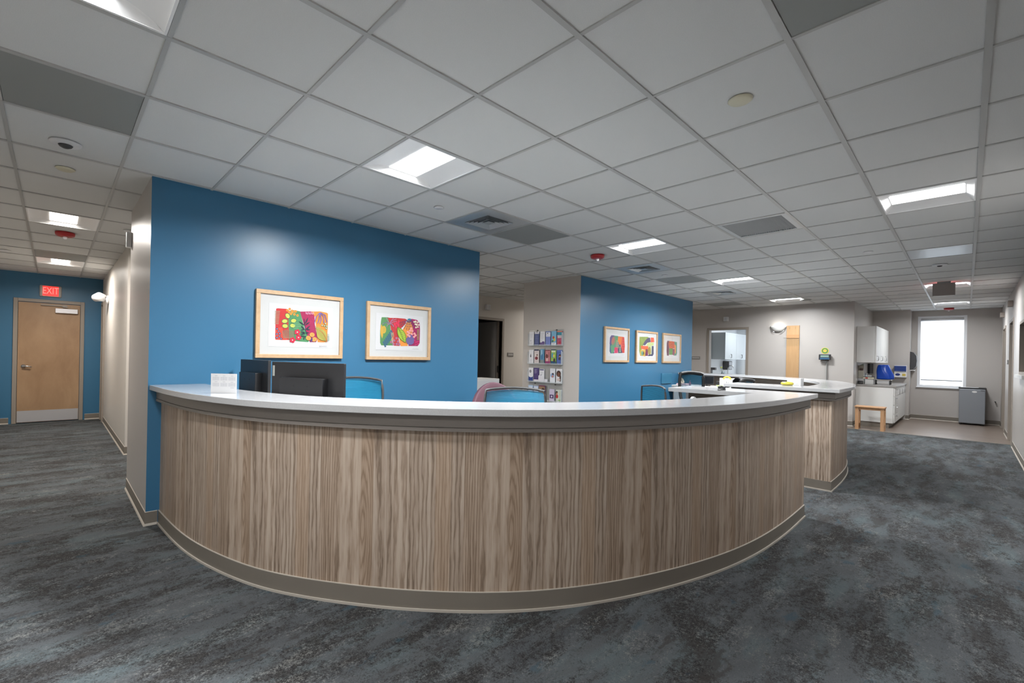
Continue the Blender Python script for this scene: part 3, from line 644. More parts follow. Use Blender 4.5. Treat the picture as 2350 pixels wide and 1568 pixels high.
# ------------------------------------------------------------------ RECEPTION DESKS
TP = [(-1.87, .262), (-1.41, .285), (-.98, .335), (-.5, .465), (-.24, .585), (.01, .74), (.32, .97), (.6, 1.24), (.8, 1.49), (.98, 1.80), (1.13, 2.16), (1.25, 2.55), (1.325, 2.90), (1.375, 3.29), (1.398, 3.8), (1.395, 4.33)]
def catmull(P, n):
    Q = [tuple(2 * P[0][k_] - P[1][k_] for k_ in (0, 1))] + P + [tuple(2 * P[-1][k_] - P[-2][k_] for k_ in (0, 1))]; out = []
    for i in range(1, len(Q) - 2):
        for s in range(n):
            t_ = s / n; out.append(tuple(0.5 * (2 * Q[i][c_] + (Q[i + 1][c_] - Q[i - 1][c_]) * t_ + (2 * Q[i - 1][c_] - 5 * Q[i][c_] + 4 * Q[i + 1][c_] - Q[i + 2][c_]) * t_ ** 2 + (3 * Q[i][c_] - Q[i - 1][c_] - 3 * Q[i + 1][c_] + Q[i + 2][c_]) * t_ ** 3) for c_ in (0, 1)))
    out.append(P[-1]); return out
raw = catmull(TP, 8)
for _ in range(30):
    raw = [raw[0]] + [tuple((raw[i - 1][c_] + 2 * raw[i][c_] + raw[i + 1][c_]) / 4 for c_ in (0, 1)) for i in range(1, len(raw) - 1)] + [raw[-1]]
def offs(P, d):
    out = []
    for i, p in enumerate(P):
        a = P[max(i - 1, 0)]; b = P[min(i + 1, len(P) - 1)]; L = math.dist(a, b); nx, ny = (b[1] - a[1]) / L, -(b[0] - a[0]) / L
        out.append((p[0] + nx * d, p[1] + ny * d))
    return out
def clipx(P, x=XB1 + 0.001):
    return [(max(p[0], x), p[1]) for p in P]
def band(a, b): return clipx(offs(raw, a)) + clipx(offs(raw, b))[::-1]
def make_desk(label, mir):
    f = (lambda P: P) if not mir else (lambda P: [(max(x, XB + 0.001), 9.76 - y) for x, y in P][::-1])
    fb = (lambda x0, x1, y0, y1: (x0, x1, y0, y1)) if not mir else (lambda x0, x1, y0, y1: (x0, x1, 9.76 - y1, 9.76 - y0))
    t = thing('reception_desk', label, 'reception desk', (0.2, 2.2 if not mir else 7.56, 0))
    YE = 4.33
    m = MB().prism(f(band(-.012, -.03)), 0.1, 0.932)
    m.prism(f([(0.45, YE - 0.03), (1.383, YE - 0.03), (1.383, YE - 0.012), (0.45, YE - 0.012)]), 0.1, 0.932); m.build('front_panel', WOOD, parent=t)
    m = MB().prism(f([(x, min(y, YE - 0.031)) for x, y in band(-.0305, -.14)]), 0.0, 1.012); m.prism(f([(0.45, YE - 0.13), (1.262, YE - 0.13), (1.262, YE - 0.031), (0.45, YE - 0.031)]), 0.0, 1.012); m.build('inner_panel', DARKLAM, parent=t)
    MB().box(*fb(0.425, 0.45, YE - 0.13, YE - 0.012), 0.0, 1.012).build('end_cap', mat('pale edge band', (0.5, 0.5, 0.52, 1), 0.4), parent=t)
    m = MB().prism(f(band(-.004, -.012)), 0.0, 0.1).prism(f([(0.45, YE - 0.012), (1.391, YE - 0.012), (1.391, YE - 0.004), (0.45, YE - 0.004)]), 0, 0.1)
    m.prism(f(band(.004, -.004)), 0.0, 0.012, 1).prism(f([(0.45, YE - 0.004), (1.399, YE - 0.004), (1.399, YE + 0.004), (0.45, YE + 0.004)]), 0, 0.012, 1)
    m.prism(f(band(-.0035, -.012)), 0.1, 0.103, 1)
    m.build('kick_base', [TAUPE, LIP], parent=t)
    m = MB().prism(f(band(.020, -.0115)), 0.95, 1.0125).prism(f(band(.013, -.0115)), 0.9465, 0.95).prism(f(band(.022, -.0115)), 0.928, 0.9465)
    m.prism(f([(0.45, YE - 0.0115), (1.415, YE - 0.0115), (1.415, YE + 0.02), (0.45, YE + 0.02)]), 0.95, 1.0125).prism(f([(0.45, YE - 0.0115), (1.417, YE - 0.0115), (1.417, YE + 0.022), (0.45, YE + 0.022)]), 0.928, 0.9465)
    m.build('fascia', FASCIA, parent=t)
    outer = clipx(offs(raw, 0.064)); inner = clipx(offs(raw, -0.295))
    outer[-1] = (1.457, 4.40); inner = [p for p in inner if p[1] < 3.93]; inner.append((inner[-1][0], 3.93))
    poly = outer + [(0.37, 4.40), (0.37, 3.93)] + inner[::-1]
    MB().prism(f(poly), 1.013, 1.05).build('countertop', COUNTER, parent=t, bevel=0.003)
    # lower work surface on the staff side
    w0 = clipx(offs(raw, -0.141)); w1 = clipx(offs(raw, -0.74)); w0 = [p for p in w0 if p[1] < 4.19]; w1 = [p for p in w1 if p[1] < 3.5]
    MB().prism(f(w0 + [(0.46, 4.19), (0.46, 3.55)] + w1[::-1]), 0.71, 0.74).build('work_surface', CABW, parent=t)
    return t
make_desk('near curved reception desk with wood grain front and white countertop', False)
make_desk('far curved reception desk behind the near one, its square corner facing the aisle', True)
# ------------------------------------------------------------------ framed pictures
class Art:
    """flat shapes on a paper sheet, given in the photo-crop coordinates of that picture"""
    def __init__(s, TL, TR, BR, BL): s.c = (TL, TR, BR, BL); s.m = MB(); s.mats = []; s.z = 0
    def uv(s, x, y):
        TL, TR, BR, BL = s.c; u = (x - TL[0]) / (TR[0] - TL[0])
        for _ in range(3):
            yt = TL[1] + (TR[1] - TL[1]) * u; yb = BL[1] + (BR[1] - BL[1]) * u; v = (yb - y) / (yb - yt)
            xl = BL[0] + (TL[0] - BL[0]) * v; xr = BR[0] + (TR[0] - BR[0]) * v; u = (x - xl) / (xr - xl)
        return u, v
    def poly(s, pts, col):
        m = flat(*col, rough=0.7)
        if m not in s.mats: s.mats.append(m)
        s.z += 1; d = s.z * 0.00003
        q = [s.uv(*p) for p in pts]
        s.m.add([(d, u, v) for u, v in q], [tuple(range(len(q)))], s.mats.index(m))
    def ell(s, cx, cy, rx, ry, col, rot=0, n=14):
        r = math.radians(rot); s.poly([(cx + rx * math.cos(a) * math.cos(r) - ry * math.sin(a) * math.sin(r), cy + rx * math.cos(a) * math.sin(r) + ry * math.sin(a) * math.cos(r)) for a in [2 * PI * k_ / n for k_ in range(n)]], col)
    def leaf(s, x0, y0, x1, y1, w_, col):
        dx, dy = x1 - x0, y1 - y0; L = math.hypot(dx, dy); nx, ny = -dy / L, dx / L; n = 6; a = []; b = []
        for k_ in range(n + 1):
            t_ = k_ / n; ww = w_ * math.sin(PI * t_) ** 0.8; a.append((x0 + dx * t_ + nx * ww, y0 + dy * t_ + ny * ww)); b.append((x0 + dx * t_ - nx * ww, y0 + dy * t_ - ny * ww))
        s.poly(a + b[1:-1][::-1], col)
    def line(s, pts, w_, col):
        for (x0, y0), (x1, y1) in zip(pts, pts[1:]):
            dx, dy = x1 - x0, y1 - y0; L = math.hypot(dx, dy) or 1; nx, ny = -dy / L * w_ / 2, dx / L * w_ / 2
            s.poly([(x0 + nx, y0 + ny), (x1 + nx, y1 + ny), (x1 - nx, y1 - ny), (x0 - nx, y0 - ny)], col)
    def flower(s, cx, cy, r, col, ctr=(250, 230, 235), n=5):
        for k_ in range(n):
            a = 2 * PI * k_ / n; s.ell(cx + r * .6 * math.cos(a), cy + r * .6 * math.sin(a), r * .45, r * .42, col)
        s.ell(cx, cy, r * .2, r * .2, ctr)
def frame_picture(label, art, X, y0, y1, z0, z1, fw=0.034, grp=None):
    t = thing('framed_picture', label, 'framed picture', (X, (y0 + y1) / 2, z0), grp)
    m = MB()
    for b in ((y0, y1, z0, z0 + fw), (y0, y1, z1 - fw, z1), (y0, y0 + fw, z0 + fw, z1 - fw), (y1 - fw, y1, z0 + fw, z1 - fw)): m.box(X + 0.002, X + 0.034, *b)
    m.build('frame', MAPLE, parent=t, bevel=0.002)
    MB().box(X + 0.003, X + 0.018, y0 + fw, y1 - fw, z0 + fw, z1 - fw).build('mat_board', mat('white mat board', (0.50, 0.505, 0.50, 1), 0.8), parent=t)
    p = MB(); a = 0.135; p.box(X + 0.018, X + 0.0195, y0 + (y1 - y0) * a, y1 - (y1 - y0) * a * 0.95, z0 + (z1 - z0) * 0.17, z1 - (z1 - z0) * 0.185)
    mats = [mat('white art paper', (0.54, 0.54, 0.55, 1), 0.8)]; vs = art.m
    off = len(p.v); p.v += [(X + 0.0197 + d, y0 + u * (y1 - y0), z0 + v * (z1 - z0)) for d, u, v in vs.v]
    for f_, mi in zip(vs.f, vs.mi): p.f.append([off + q for q in f_]); p.mi.append(mi + 1); p.uv.append(None); p.sm.append(False)
    p.build('print', mats + art.mats, parent=t)
    MB().box(X + 0.0265, X + 0.0275, y0 + fw, y1 - fw, z0 + fw, z1 - fw).build('glass', GLASS, parent=t)
    return t
rd, gn, pk, og = (196, 38, 42), (72, 142, 92), (168, 18, 82), (232, 140, 50)
A = Art((95, 103), (1795, 285), (1770, 1470), (75, 1465))
A.poly([(450, 495), (480, 487), (640, 497), (700, 540), (680, 700), (690, 1000), (700, 1110), (560, 1112), (440, 1105), (432, 1080), (438, 700)], rd)
A.poly([(440, 880), (560, 860), (600, 1000), (660, 1110), (440, 1108)], (222, 70, 50))
A.poly([(690, 540), (760, 520), (900, 545), (940, 700), (985, 880), (1040, 1020), (1080, 1120), (1060, 1150), (900, 1140), (690, 1118), (675, 700)], gn)
A.poly([(900, 550), (1000, 548), (1120, 545), (1185, 590), (1195, 800), (1235, 1000), (1245, 1100), (1220, 1150), (1090, 1150), (1070, 1080), (1030, 1000), (960, 760)], pk)
A.poly([(1120, 548), (1300, 545), (1440, 572), (1466, 590), (1466, 800), (1455, 1000), (1450, 1140), (1380, 1155), (1250, 1150), (1240, 1000), (1215, 830), (1200, 650)], og)
for y_ in range(545, 810, 30): A.line([(425 + (y_ > 680) * -3, y_ + 3), (520 - (y_ - 545) * .1, y_ + 4)], 14, (150, 140, 110))
for (x, y) in ((655, 525), (700, 500), (690, 560), (745, 535), (800, 545), (750, 560), (725, 595), (790, 605), (850, 625), (815, 545)): A.ell(x, y, 24, 24, (226, 140, 40))
for (x, y, r_) in ((662, 635, 60), (608, 740, -5), (775, 730, -8), (615, 835, 5), (758, 828, 8)):
    A.ell(x, y, 60, 46, (40, 105, 70), r_); A.ell(x, y, 50, 36, (205, 210, 90), r_); A.line([(x - 40, y), (x + 40, y)], 5, (150, 165, 60))
for (x, y) in ((465, 893), (497, 937), (517, 985), (465, 995), (512, 1037), (465, 1065), (540, 1085)): A.ell(x, y, 22, 22, (40, 36, 90)); A.ell(x, y, 9, 9, (180, 190, 215))
for k_ in range(8): A.line([(575 + k_ * 28, 905 + abs(k_ - 3) * 6), (570 + k_ * 28, 960), (585 + k_ * 26, 1030), (600 + k_ * 22, 1080)], 15, (160, 130, 105))
for k_ in range(6): A.line([(570, 930 + k_ * 26), (790, 935 + k_ * 20)], 5, (110, 95, 75))
for k_ in range(22): A.line([(770 + (k_ % 6) * 25, 760 + (k_ // 6) * 35), (792 + (k_ % 6) * 25, 785 + (k_ // 6) * 35)], 6, (140, 200, 150))
for (x, y) in ((845, 955), (868, 1060), (752, 1112)): A.flower(x, y, 58, (200, 22, 62))
dg = (20, 44, 62)
A.line([(975, 690), (985, 800), (1005, 920), (1040, 1010)], 12, dg)
for (x0, y0, x1, y1) in ((990, 800, 1060, 660), (995, 820, 1095, 745), (1000, 910, 1100, 825), (985, 820, 870, 740), (990, 900, 910, 830), (1000, 890, 1100, 910), (985, 900, 905, 920), (1000, 965, 910, 945), (1000, 970, 1075, 965), (1000, 985, 905, 990), (1010, 1050, 905, 1020), (975, 1050, 1020, 1040), (975, 1050, 970, 1110)): A.leaf(x0, y0, x1, y1, 13, dg)
for k_ in range(7): A.ell(1015 + k_ * 25, 580 + (k_ % 2) * 8, 7, 26, (235, 170, 200), -12)
for k_ in range(26): a_, b_ = 1020 + (k_ * 37) % 150, 630 + (k_ * 53) % 150; A.line([(a_, b_), (a_ + 14, b_ + 12)], 6, (225, 60, 120))
for (x, y, r_) in ((1135, 1005, 10), (1060, 1070, 20), (1180, 1095, -10)):
    A.ell(x, y, 50, 44, (225, 170, 80), r_)
    for q in (-22, -6, 10, 24): A.line([(x + q, y - 30), (x + q * .6, y + 32)], 4, (180, 110, 50))
A.leaf(1110, 1150, 1135, 1060, 22, (75, 50, 120))
lv_ = (125, 105, 170)
for xs in ([(1290, 570), (1215, 650), (1180, 780)], [(1285, 575), (1275, 700), (1245, 780)], [(1290, 575), (1320, 700), (1290, 790)], [(1295, 572), (1370, 650), (1375, 780)], [(1300, 568), (1400, 620), (1440, 760)]): A.line(xs, 15, lv_); A.line([(x + 8, y) for x, y in xs], 5, (60, 60, 120))
for (x, y) in ((1340, 820), (1410, 785), (1390, 830), (1435, 835), (1425, 875)): A.ell(x, y, 20, 19, (60, 130, 90)); A.ell(x, y, 11, 11, (225, 225, 190))
A.leaf(1240, 890, 1420, 1120, 100, (175, 165, 75))
for k_ in range(14):
    x, y = 1245 + k_ * 13, 880 + k_ * 19; A.line([(x, y), (x + 85 - k_ * 2, y + 10)], 4, (130, 140, 60)); A.line([(x, y), (x - 10 + k_, y + 85 - k_ * 3)], 4, (130, 140, 60))
A.line([(1270, 900), (1350, 970), (1410, 1060), (1440, 1155)], 7, (205, 50, 40))
for k_ in range(8): a_ = k_ * PI / 4; A.line([(1250, 875), (1250 + 62 * math.cos(a_), 875 + 55 * math.sin(a_))], 9, (160, 170, 80))
for k_ in range(9): A.line([(1440, 985 + k_ * 17), (1490, 1000 + k_ * 14)], 5, (90, 120, 60))
A.line([(1275, 1215), (1290, 1225), (1285, 1240), (1310, 1222), (1340, 1232), (1380, 1226), (1440, 1230)], 4, (120, 120, 125))
frame_picture('larger left framed print over the near desk, red, green, magenta and orange plants', A, XB1, 0.92, 1.707, 1.262, 1.852, grp='framed botanical prints')
A = Art((115, 103), (1590, 255), (1575, 1475), (90, 1475))
A.poly([(430, 480), (560, 480), (640, 500), (620, 700), (640, 900), (690, 1140), (420, 1140), (395, 1080), (395, 800), (415, 560)], (80, 140, 80))
A.poly([(560, 492), (780, 495), (960, 510), (1000, 530), (960, 640), (880, 720), (800, 900), (840, 1150), (700, 1145), (650, 900), (620, 650)], (190, 44, 48))
A.poly([(1020, 520), (1130, 515), (1250, 540), (1310, 610), (1325, 750), (1318, 1080), (1270, 1150), (1040, 1150), (1100, 900), (1120, 700)], (166, 16, 96))
A.poly([(1020, 560), (1090, 560), (1140, 700), (1160, 800), (1100, 900), (1000, 1000), (1030, 1150), (860, 1155), (830, 1090), (840, 900), (920, 740)], (235, 145, 50))
A.leaf(425, 640, 440, 980, 30, (215, 165, 50)); A.ell(480, 770, 48, 90, (205, 170, 60)); A.line([(480, 730), (478, 830)], 5, (110, 130, 60))
for k_ in range(5):
    for q in range(7): x, y = 470 + q * 28 + k_ * 10, 1060 - q * 44 + k_ * 26; A.ell(x, y, 22, 17, (40, 95, 125), -40)
for xs in ([(600, 640), (560, 560), (530, 490)], [(600, 640), (520, 600), (450, 640)], [(600, 640), (560, 650), (540, 700)], [(600, 640), (650, 560), (760, 520)], [(600, 640), (680, 590), (760, 570)], [(600, 640), (660, 640), (700, 700)], [(600, 640), (640, 560), (690, 500)]): A.line(xs, 12, (165, 120, 160))
A.line([(450, 655), (500, 605), (560, 600), (600, 640), (640, 640), (680, 690)], 8, (50, 80, 130))
for (x, y) in ((810, 580), (765, 610), (800, 660), (750, 700), (720, 640)): A.leaf(x, y - 45, x, y + 45, 18, (235, 40, 90))
for (x, y) in ((640, 1060), (762, 968), (705, 1025), (795, 1045), (690, 1105), (765, 1105), (825, 1110)): A.ell(x, y, 28, 28, (165, 105, 140))
for k_ in range(30): x, y = 640 + (k_ * 29) % 60, 840 + (k_ * 41) % 190; A.ell(x, y, 6, 8, (220, 190, 120))
for k_ in range(11):
    a_ = math.radians(20 + k_ * 14); 
    for q in range(4): r0, r1 = 40 + q * 55, 80 + q * 55; A.line([(1050 + r0 * math.cos(a_), 530 + r0 * math.sin(a_)), (1050 + r1 * math.cos(a_), 530 + r1 * math.sin(a_))], 12, (50, 70, 105) if 3 < k_ < 8 or q > 1 else (95, 60, 110))
A.ell(1058, 530, 45, 24, (30, 120, 150))
A.leaf(780, 700, 975, 1080, 88, (105, 125, 40)); A.leaf(795, 720, 960, 1060, 74, (165, 195, 55)); A.line([(800, 730), (880, 880), (935, 1060)], 6, (60, 90, 30))
for k_ in range(7): x, y = 815 + k_ * 17, 760 + k_ * 42; A.line([(x, y), (x + 60, y - 20)], 5, (60, 90, 30)); A.line([(x, y), (x - 35, y - 55)], 5, (60, 90, 30))
A.ell(1080, 1015, 100, 108, (105, 90, 150)); A.poly([(1050, 880), (1120, 880), (1140, 960), (1030, 960)], (105, 90, 150))
for (x, y) in ((1020, 820), (1075, 790), (1130, 800), (1060, 850), (1120, 870), (1180, 860), (1020, 890), (1060, 920), (1205, 900), (1170, 935), (1100, 740)): A.flower(x, y, 28, (240, 165, 165), (200, 60, 80), 5)
for (x0, y0, x1, y1) in ((1150, 570, 1190, 600), (1200, 550, 1215, 610), (1250, 570, 1265, 620), (1185, 620, 1215, 660), (1230, 620, 1240, 680), (1270, 640, 1295, 670), (1220, 690, 1210, 740), (1240, 690, 1280, 715)): A.leaf(x0, y0, x1, y1, 20, (225, 215, 190))
for k_ in range(9): A.line([(1240, 775 + k_ * 28), (1290, 772 + k_ * 28)], 12, (165, 165, 95))
for k_ in range(14): x, y = 1180 + (k_ * 43) % 110, 1030 + (k_ * 31) % 100; A.ell(x, y, 16, 14, (205, 30, 105))
A.line([(1130, 1222), (1160, 1215), (1180, 1225), (1210, 1216), (1280, 1222)], 4, (120, 120, 125))
frame_picture('smaller right framed print over the near desk, with green leaf and purple vase', A, XB1, 1.962, 2.757, 1.256, 1.848, grp='framed botanical prints')
A = Art((110, 105), (800, 180), (780, 1110), (100, 1100))
A.poly([(290, 355), (370, 360), (360, 600), (260, 620), (245, 600), (255, 420)], (95, 75, 130)); A.poly([(250, 600), (340, 600), (370, 860), (270, 860), (245, 800)], (60, 90, 125))
A.poly([(370, 365), (480, 380), (500, 560), (420, 700), (330, 860), (290, 850), (270, 660), (340, 560)], (85, 150, 110)); A.ell(345, 510, 52, 120, (150, 120, 95), 10); A.ell(335, 500, 22, 80, (190, 95, 95), 10)
A.poly([(420, 560), (500, 480), (540, 700), (460, 760), (380, 760)], (70, 120, 140))
A.poly([(480, 385), (600, 400), (650, 420), (600, 600), (520, 640), (470, 500)], (225, 120, 55)); A.poly([(600, 400), (655, 410), (672, 650), (660, 850), (580, 850), (560, 620)], (215, 75, 60))
for k_ in range(8): A.line([(480 + k_ * 3, 520 + k_ * 26), (430 - k_ * 4, 500 + k_ * 32)], 9, (225, 190, 80))
A.poly([(380, 690), (470, 700), (470, 850), (370, 855)], (215, 50, 100)); A.poly([(540, 590), (600, 850), (480, 855), (470, 760)], (75, 50, 95)); A.poly([(510, 650), (550, 650), (560, 850), (500, 850)], (60, 110, 90))
for k_ in range(12): A.ell(520 + (k_ % 3) * 14, 690 + (k_ // 3) * 40, 6, 9, (225, 230, 210))
for k_ in range(16): A.line([(600 + (k_ % 3) * 22, 450 + (k_ // 3) * 70), (612 + (k_ % 3) * 22, 480 + (k_ // 3) * 70)], 6, (120, 40, 70))
A.line([(580, 905), (640, 900), (665, 908)], 3, (130, 130, 130))
frame_picture('leftmost of the three framed prints on the far blue wall', A, XB, 6.32, 7.12, 1.252, 1.850, grp='framed botanical prints')
A = Art((985, 215), (1578, 262), (1550, 1122), (970, 1120))
A.poly([(1075, 395), (1300, 395), (1340, 420), (1230, 560), (1160, 660), (1120, 800), (1130, 940), (1090, 930), (1065, 800), (1070, 500)], (130, 150, 65))
for k_ in range(20): x, y = 1090 + (k_ * 47) % 170, 420 + (k_ * 61) % 200; A.line([(x, y), (x + 22, y - 22)], 6, (165, 180, 95))
A.poly([(1360, 410), (1380, 540), (1290, 560), (1220, 640), (1160, 620), (1200, 540), (1280, 440)], (72, 65, 100)); A.poly([(1380, 410), (1470, 415), (1482, 540), (1380, 550)], (225, 85, 45))
A.poly([(1300, 555), (1470, 550), (1460, 640), (1400, 640), (1390, 900), (1320, 910), (1330, 680), (1250, 640)], (185, 200, 130)); A.ell(1340, 790, 42, 120, (150, 130, 65))
A.poly([(1110, 650), (1310, 655), (1310, 730), (1230, 760), (1120, 740)], (225, 90, 45)); A.poly([(1100, 760), (1240, 760), (1230, 950), (1090, 920)], (210, 170, 60)); A.poly([(1240, 740), (1300, 740), (1300, 930), (1220, 930)], (110, 30, 80))
A.poly([(1410, 650), (1462, 650), (1460, 880), (1430, 935), (1300, 935), (1310, 905), (1400, 880)], (55, 62, 95)); A.leaf(1140, 780, 1145, 940, 26, (90, 150, 130)); A.leaf(1185, 790, 1185, 920, 14, (60, 50, 40))
frame_picture('middle one of the three framed prints on the far blue wall', A, XB, 7.37, 8.20, 1.250, 1.840, grp='framed botanical prints')
A = Art((1715, 290), (2218, 328), (2200, 1130), (1710, 1130))
A.poly([(1840, 505), (1900, 510), (1890, 700), (1880, 925), (1830, 925), (1818, 800), (1822, 560)], (100, 60, 90)); A.poly([(1890, 510), (2030, 525), (2050, 720), (1900, 720), (1870, 600)], (205, 85, 55))
A.poly([(2030, 525), (2105, 540), (2105, 860), (2085, 920), (2010, 920), (2040, 700)], (85, 140, 115)); A.poly([(1890, 720), (1990, 720), (1980, 900), (1885, 900)], (95, 150, 90)); A.poly([(1985, 730), (2040, 730), (2030, 915), (1980, 900)], (150, 70, 95)); A.poly([(2030, 600), (2075, 640), (2070, 860), (2045, 860)], (225, 140, 60))
for k_ in range(7): A.line([(1870, 540 + k_ * 22), (1920, 525 + k_ * 24), (1965, 560 + k_ * 22)], 7, (60, 40, 60) if k_ % 2 else (235, 170, 120))
frame_picture('rightmost of the three framed prints on the far blue wall', A, XB, 8.43, 9.26, 1.247, 1.842, grp='framed botanical prints')
# ------------------------------------------------------------------ brochure rack on the grey end wall
YR = 5.65
RXa, RXb = -2.885, -2.165
t = thing('brochure_rack', 'clear acrylic brochure rack with four tiers on the grey end wall', 'brochure rack', (-2.52, YR, 0.6))
tiers = [1.515, 1.205, 0.900, 0.595]
CW = (RXb - RXa) / 6
MB().box(RXa, RXb, YR - 0.006, YR - 0.002, 0.585, 1.775).build('back_plate', ACRYL, parent=t)
for z in tiers:
    m = MB().box(RXa, RXb, YR - 0.05, YR - 0.006, z - 0.012, z - 0.006).box(RXa, RXb, YR - 0.053, YR - 0.050, z - 0.012, z + 0.012)
    for x in (RXa, RXb): m.box(x - 0.001, x + 0.001, YR - 0.05, YR - 0.006, z - 0.006, z + 0.2)
    m.build('tier', mat('acrylic edge', (0.55, 0.60, 0.62, 1), 0.1, alpha=0.28), parent=t)
for (x, z) in ((-2.71, 1.765), (-2.30, 1.765), (-2.74, 0.868), (-2.31, 0.868)): MB().lathe([(0.011, 0), (0.011, -0.008), (0.0001, -0.01)], (x, YR - 0.006, z), 'y', 14).build('screw', DGREY, parent=t)
W_ = (232, 234, 240)
def brochure(ti, k_, spec, label, dz=0.0, w_=0.10, h_=0.235, dx=0.0, dy=0.0):
    z = tiers[ti] - 0.005 + dz; x = RXa + (k_ + 0.5) * CW + dx; y = YR - 0.018 - dy
    m = MB(); mats = []
    def mi(c_):
        q = flat(*c_, rough=0.45)
        if q not in mats: mats.append(q)
        return mats.index(q)
    m.box(x - w_ / 2, x + w_ / 2, y - 0.008, y, z, z + h_, mi(spec[0])); d = 0.0
    for s in spec[1:]:
        d += 0.0002; kind, a = s[0], s[1:]
        if kind == 'r':
            u0, v0, u1, v1, c_ = a; m.add([(x - w_ / 2 + u * w_, y - 0.008 - d, z + v * h_) for u, v in ((u0, v0), (u1, v0), (u1, v1), (u0, v1))], [(0, 1, 2, 3)], mi(c_))
        elif kind == 'e':
            u, v, ru, rv, c_ = a; m.add([(x - w_ / 2 + (u + ru * math.cos(q * PI / 8)) * w_, y - 0.008 - d, z + (v + rv * math.sin(q * PI / 8)) * h_) for q in range(16)], [tuple(range(16))], mi(c_))
        elif kind == 't':   # lines of small print
            u0, v0, u1, v1, n, c_ = a
            for q in range(n): vv = v1 - (v1 - v0) * q / max(n - 1, 1); uu = u1 - (q % 3) * 0.08; m.add([(x - w_ / 2 + u * w_, y - 0.008 - d, z + v * h_) for u, v in ((u0, vv), (uu, vv), (uu, vv + 0.012), (u0, vv + 0.012))], [(0, 1, 2, 3)], mi(c_))
    o = m.build('brochure', mats, loc=(x, y, z)); tag(o, label, 'brochure', 'brochures in the wall rack'); return o
nv, pu, sk, tn, hr = (48, 58, 110), (86, 62, 130), (150, 170, 220), (196, 140, 110), (50, 34, 34)
brochure(0, 0, [W_, ('t', .2, .62, .8, .82, 3, (120, 120, 150)), ('e', .35, .35, .1, .06, (180, 185, 200)), ('t', .2, .12, .75, .2, 2, (150, 150, 165))], 'white leaflet at the left end of the top row of the rack')
brochure(0, 1, [(70, 84, 140), ('r', 0, .84, 1, 1, (215, 215, 225)), ('t', .15, .2, .85, .7, 8, (150, 160, 200)), ('r', .4, .95, .65, 1, (20, 22, 30))], 'slate blue leaflet second from left in the top row')
brochure(0, 2, [W_, ('t', .2, .5, .85, .86, 5, (130, 130, 150)), ('r', 0, 0, 1, .22, pu), ('e', .7, .22, .3, .08, pu), ('t', .2, .06, .8, .14, 2, (160, 140, 190))], 'white leaflet with a purple foot, third in the top row')
brochure(0, 3, [(120, 138, 205), ('r', .05, .62, 1, .93, (225, 228, 240)), ('e', .4, .86, .12, .03, (25, 25, 35)), ('t', .2, .15, .3, .25, 2, W_)], 'periwinkle leaflet with a white band, fourth in the top row')
brochure(0, 4, [(120, 180, 215), ('r', 0, 0, 1, .2, W_), ('e', .45, .55, .22, .1, (200, 60, 50)), ('e', .65, .4, .2, .12, (215, 200, 80)), ('e', .3, .3, .16, .08, (60, 110, 70)), ('t', .15, .05, .8, .14, 3, (140, 150, 170))], 'sky blue leaflet with a red ball drawing in the top row')
brochure(0, 5, [(190, 90, 120), ('r', 0, .70, 1, .92, (20, 140, 165)), ('r', 0, .66, 1, .70, W_), ('r', .1, .52, .9, .64, (220, 200, 200)), ('e', .5, .2, .28, .1, (180, 30, 60)), ('e', .4, .4, .2, .08, (150, 60, 110)), ('r', 0, .93, 1, 1, (225, 130, 100)), ('r', .9, 0, 1, .9, (120, 170, 180))], 'pink and teal leaflet at the right end of the top row')
brochure(1, 0, [W_, ('e', .4, .55, .14, .1, (90, 90, 105)), ('e', .4, .68, .06, .04, (60, 55, 60)), ('t', .2, .12, .8, .3, 4, (170, 170, 185))], 'white leaflet with a small grey drawing, left end of the second row')
brochure(1, 1, [(225, 215, 215), ('r', 0, .9, 1, 1, (50, 60, 90)), ('t', .15, .78, .8, .86, 2, (130, 100, 110)), ('e', .62, .58, .14, .08, hr), ('e', .62, .54, .09, .05, tn), ('e', .5, .36, .34, .12, (125, 40, 55)), ('t', .15, .08, .85, .2, 3, (170, 160, 170))], 'leaflet with a dark haired person in red, second row of the rack', dz=0.01)
brochure(1, 2, [(90, 150, 190), ('r', .1, .55, .6, .95, (150, 195, 220)), ('r', 0, 0, 1, .22, (130, 140, 140)), ('e', .5, .45, .2, .2, (50, 110, 160))], 'leaflet with a blue photo, third in the second row', dz=0.015, w_=0.08)
brochure(1, 3, [(200, 130, 135), ('r', 0, .0, 1, .2, (145, 40, 110)), ('r', 0, .94, 1, 1, (130, 40, 60)), ('e', .35, .55, .26, .14, (110, 50, 50)), ('e', .3, .66, .1, .06, hr), ('r', .72, .5, .82, .85, (120, 60, 55)), ('r', .25, .2, .55, .42, (230, 200, 195))], 'rose leaflet with a magenta foot, middle of the second row', dz=0.0)
brochure(1, 4, [(150, 190, 90), ('r', 0, .94, 1, 1, (30, 60, 100)), ('r', 0, 0, 1, .18, (20, 80, 120)), ('e', .3, .58, .18, .18, (70, 150, 190)), ('e', .7, .25, .2, .14, (70, 40, 45)), ('r', .1, .8, .9, .92, (215, 225, 200)), ('e', .6, .55, .2, .1, (225, 210, 90))], 'green leaflet with a child in blue, fifth in the second row', dz=0.01)
brochure(1, 5, [(80, 105, 175), ('t', .1, .78, .7, .85, 2, (30, 40, 80)), ('e', .55, .6, .16, .1, hr), ('e', .7, .62, .14, .1, hr), ('e', .55, .55, .09, .05, tn), ('e', .72, .56, .09, .05, tn), ('e', .55, .4, .24, .1, (60, 60, 70)), ('r', .88, 0, 1, .95, (215, 220, 230))], 'blue leaflet with two people at the right end of the second row')
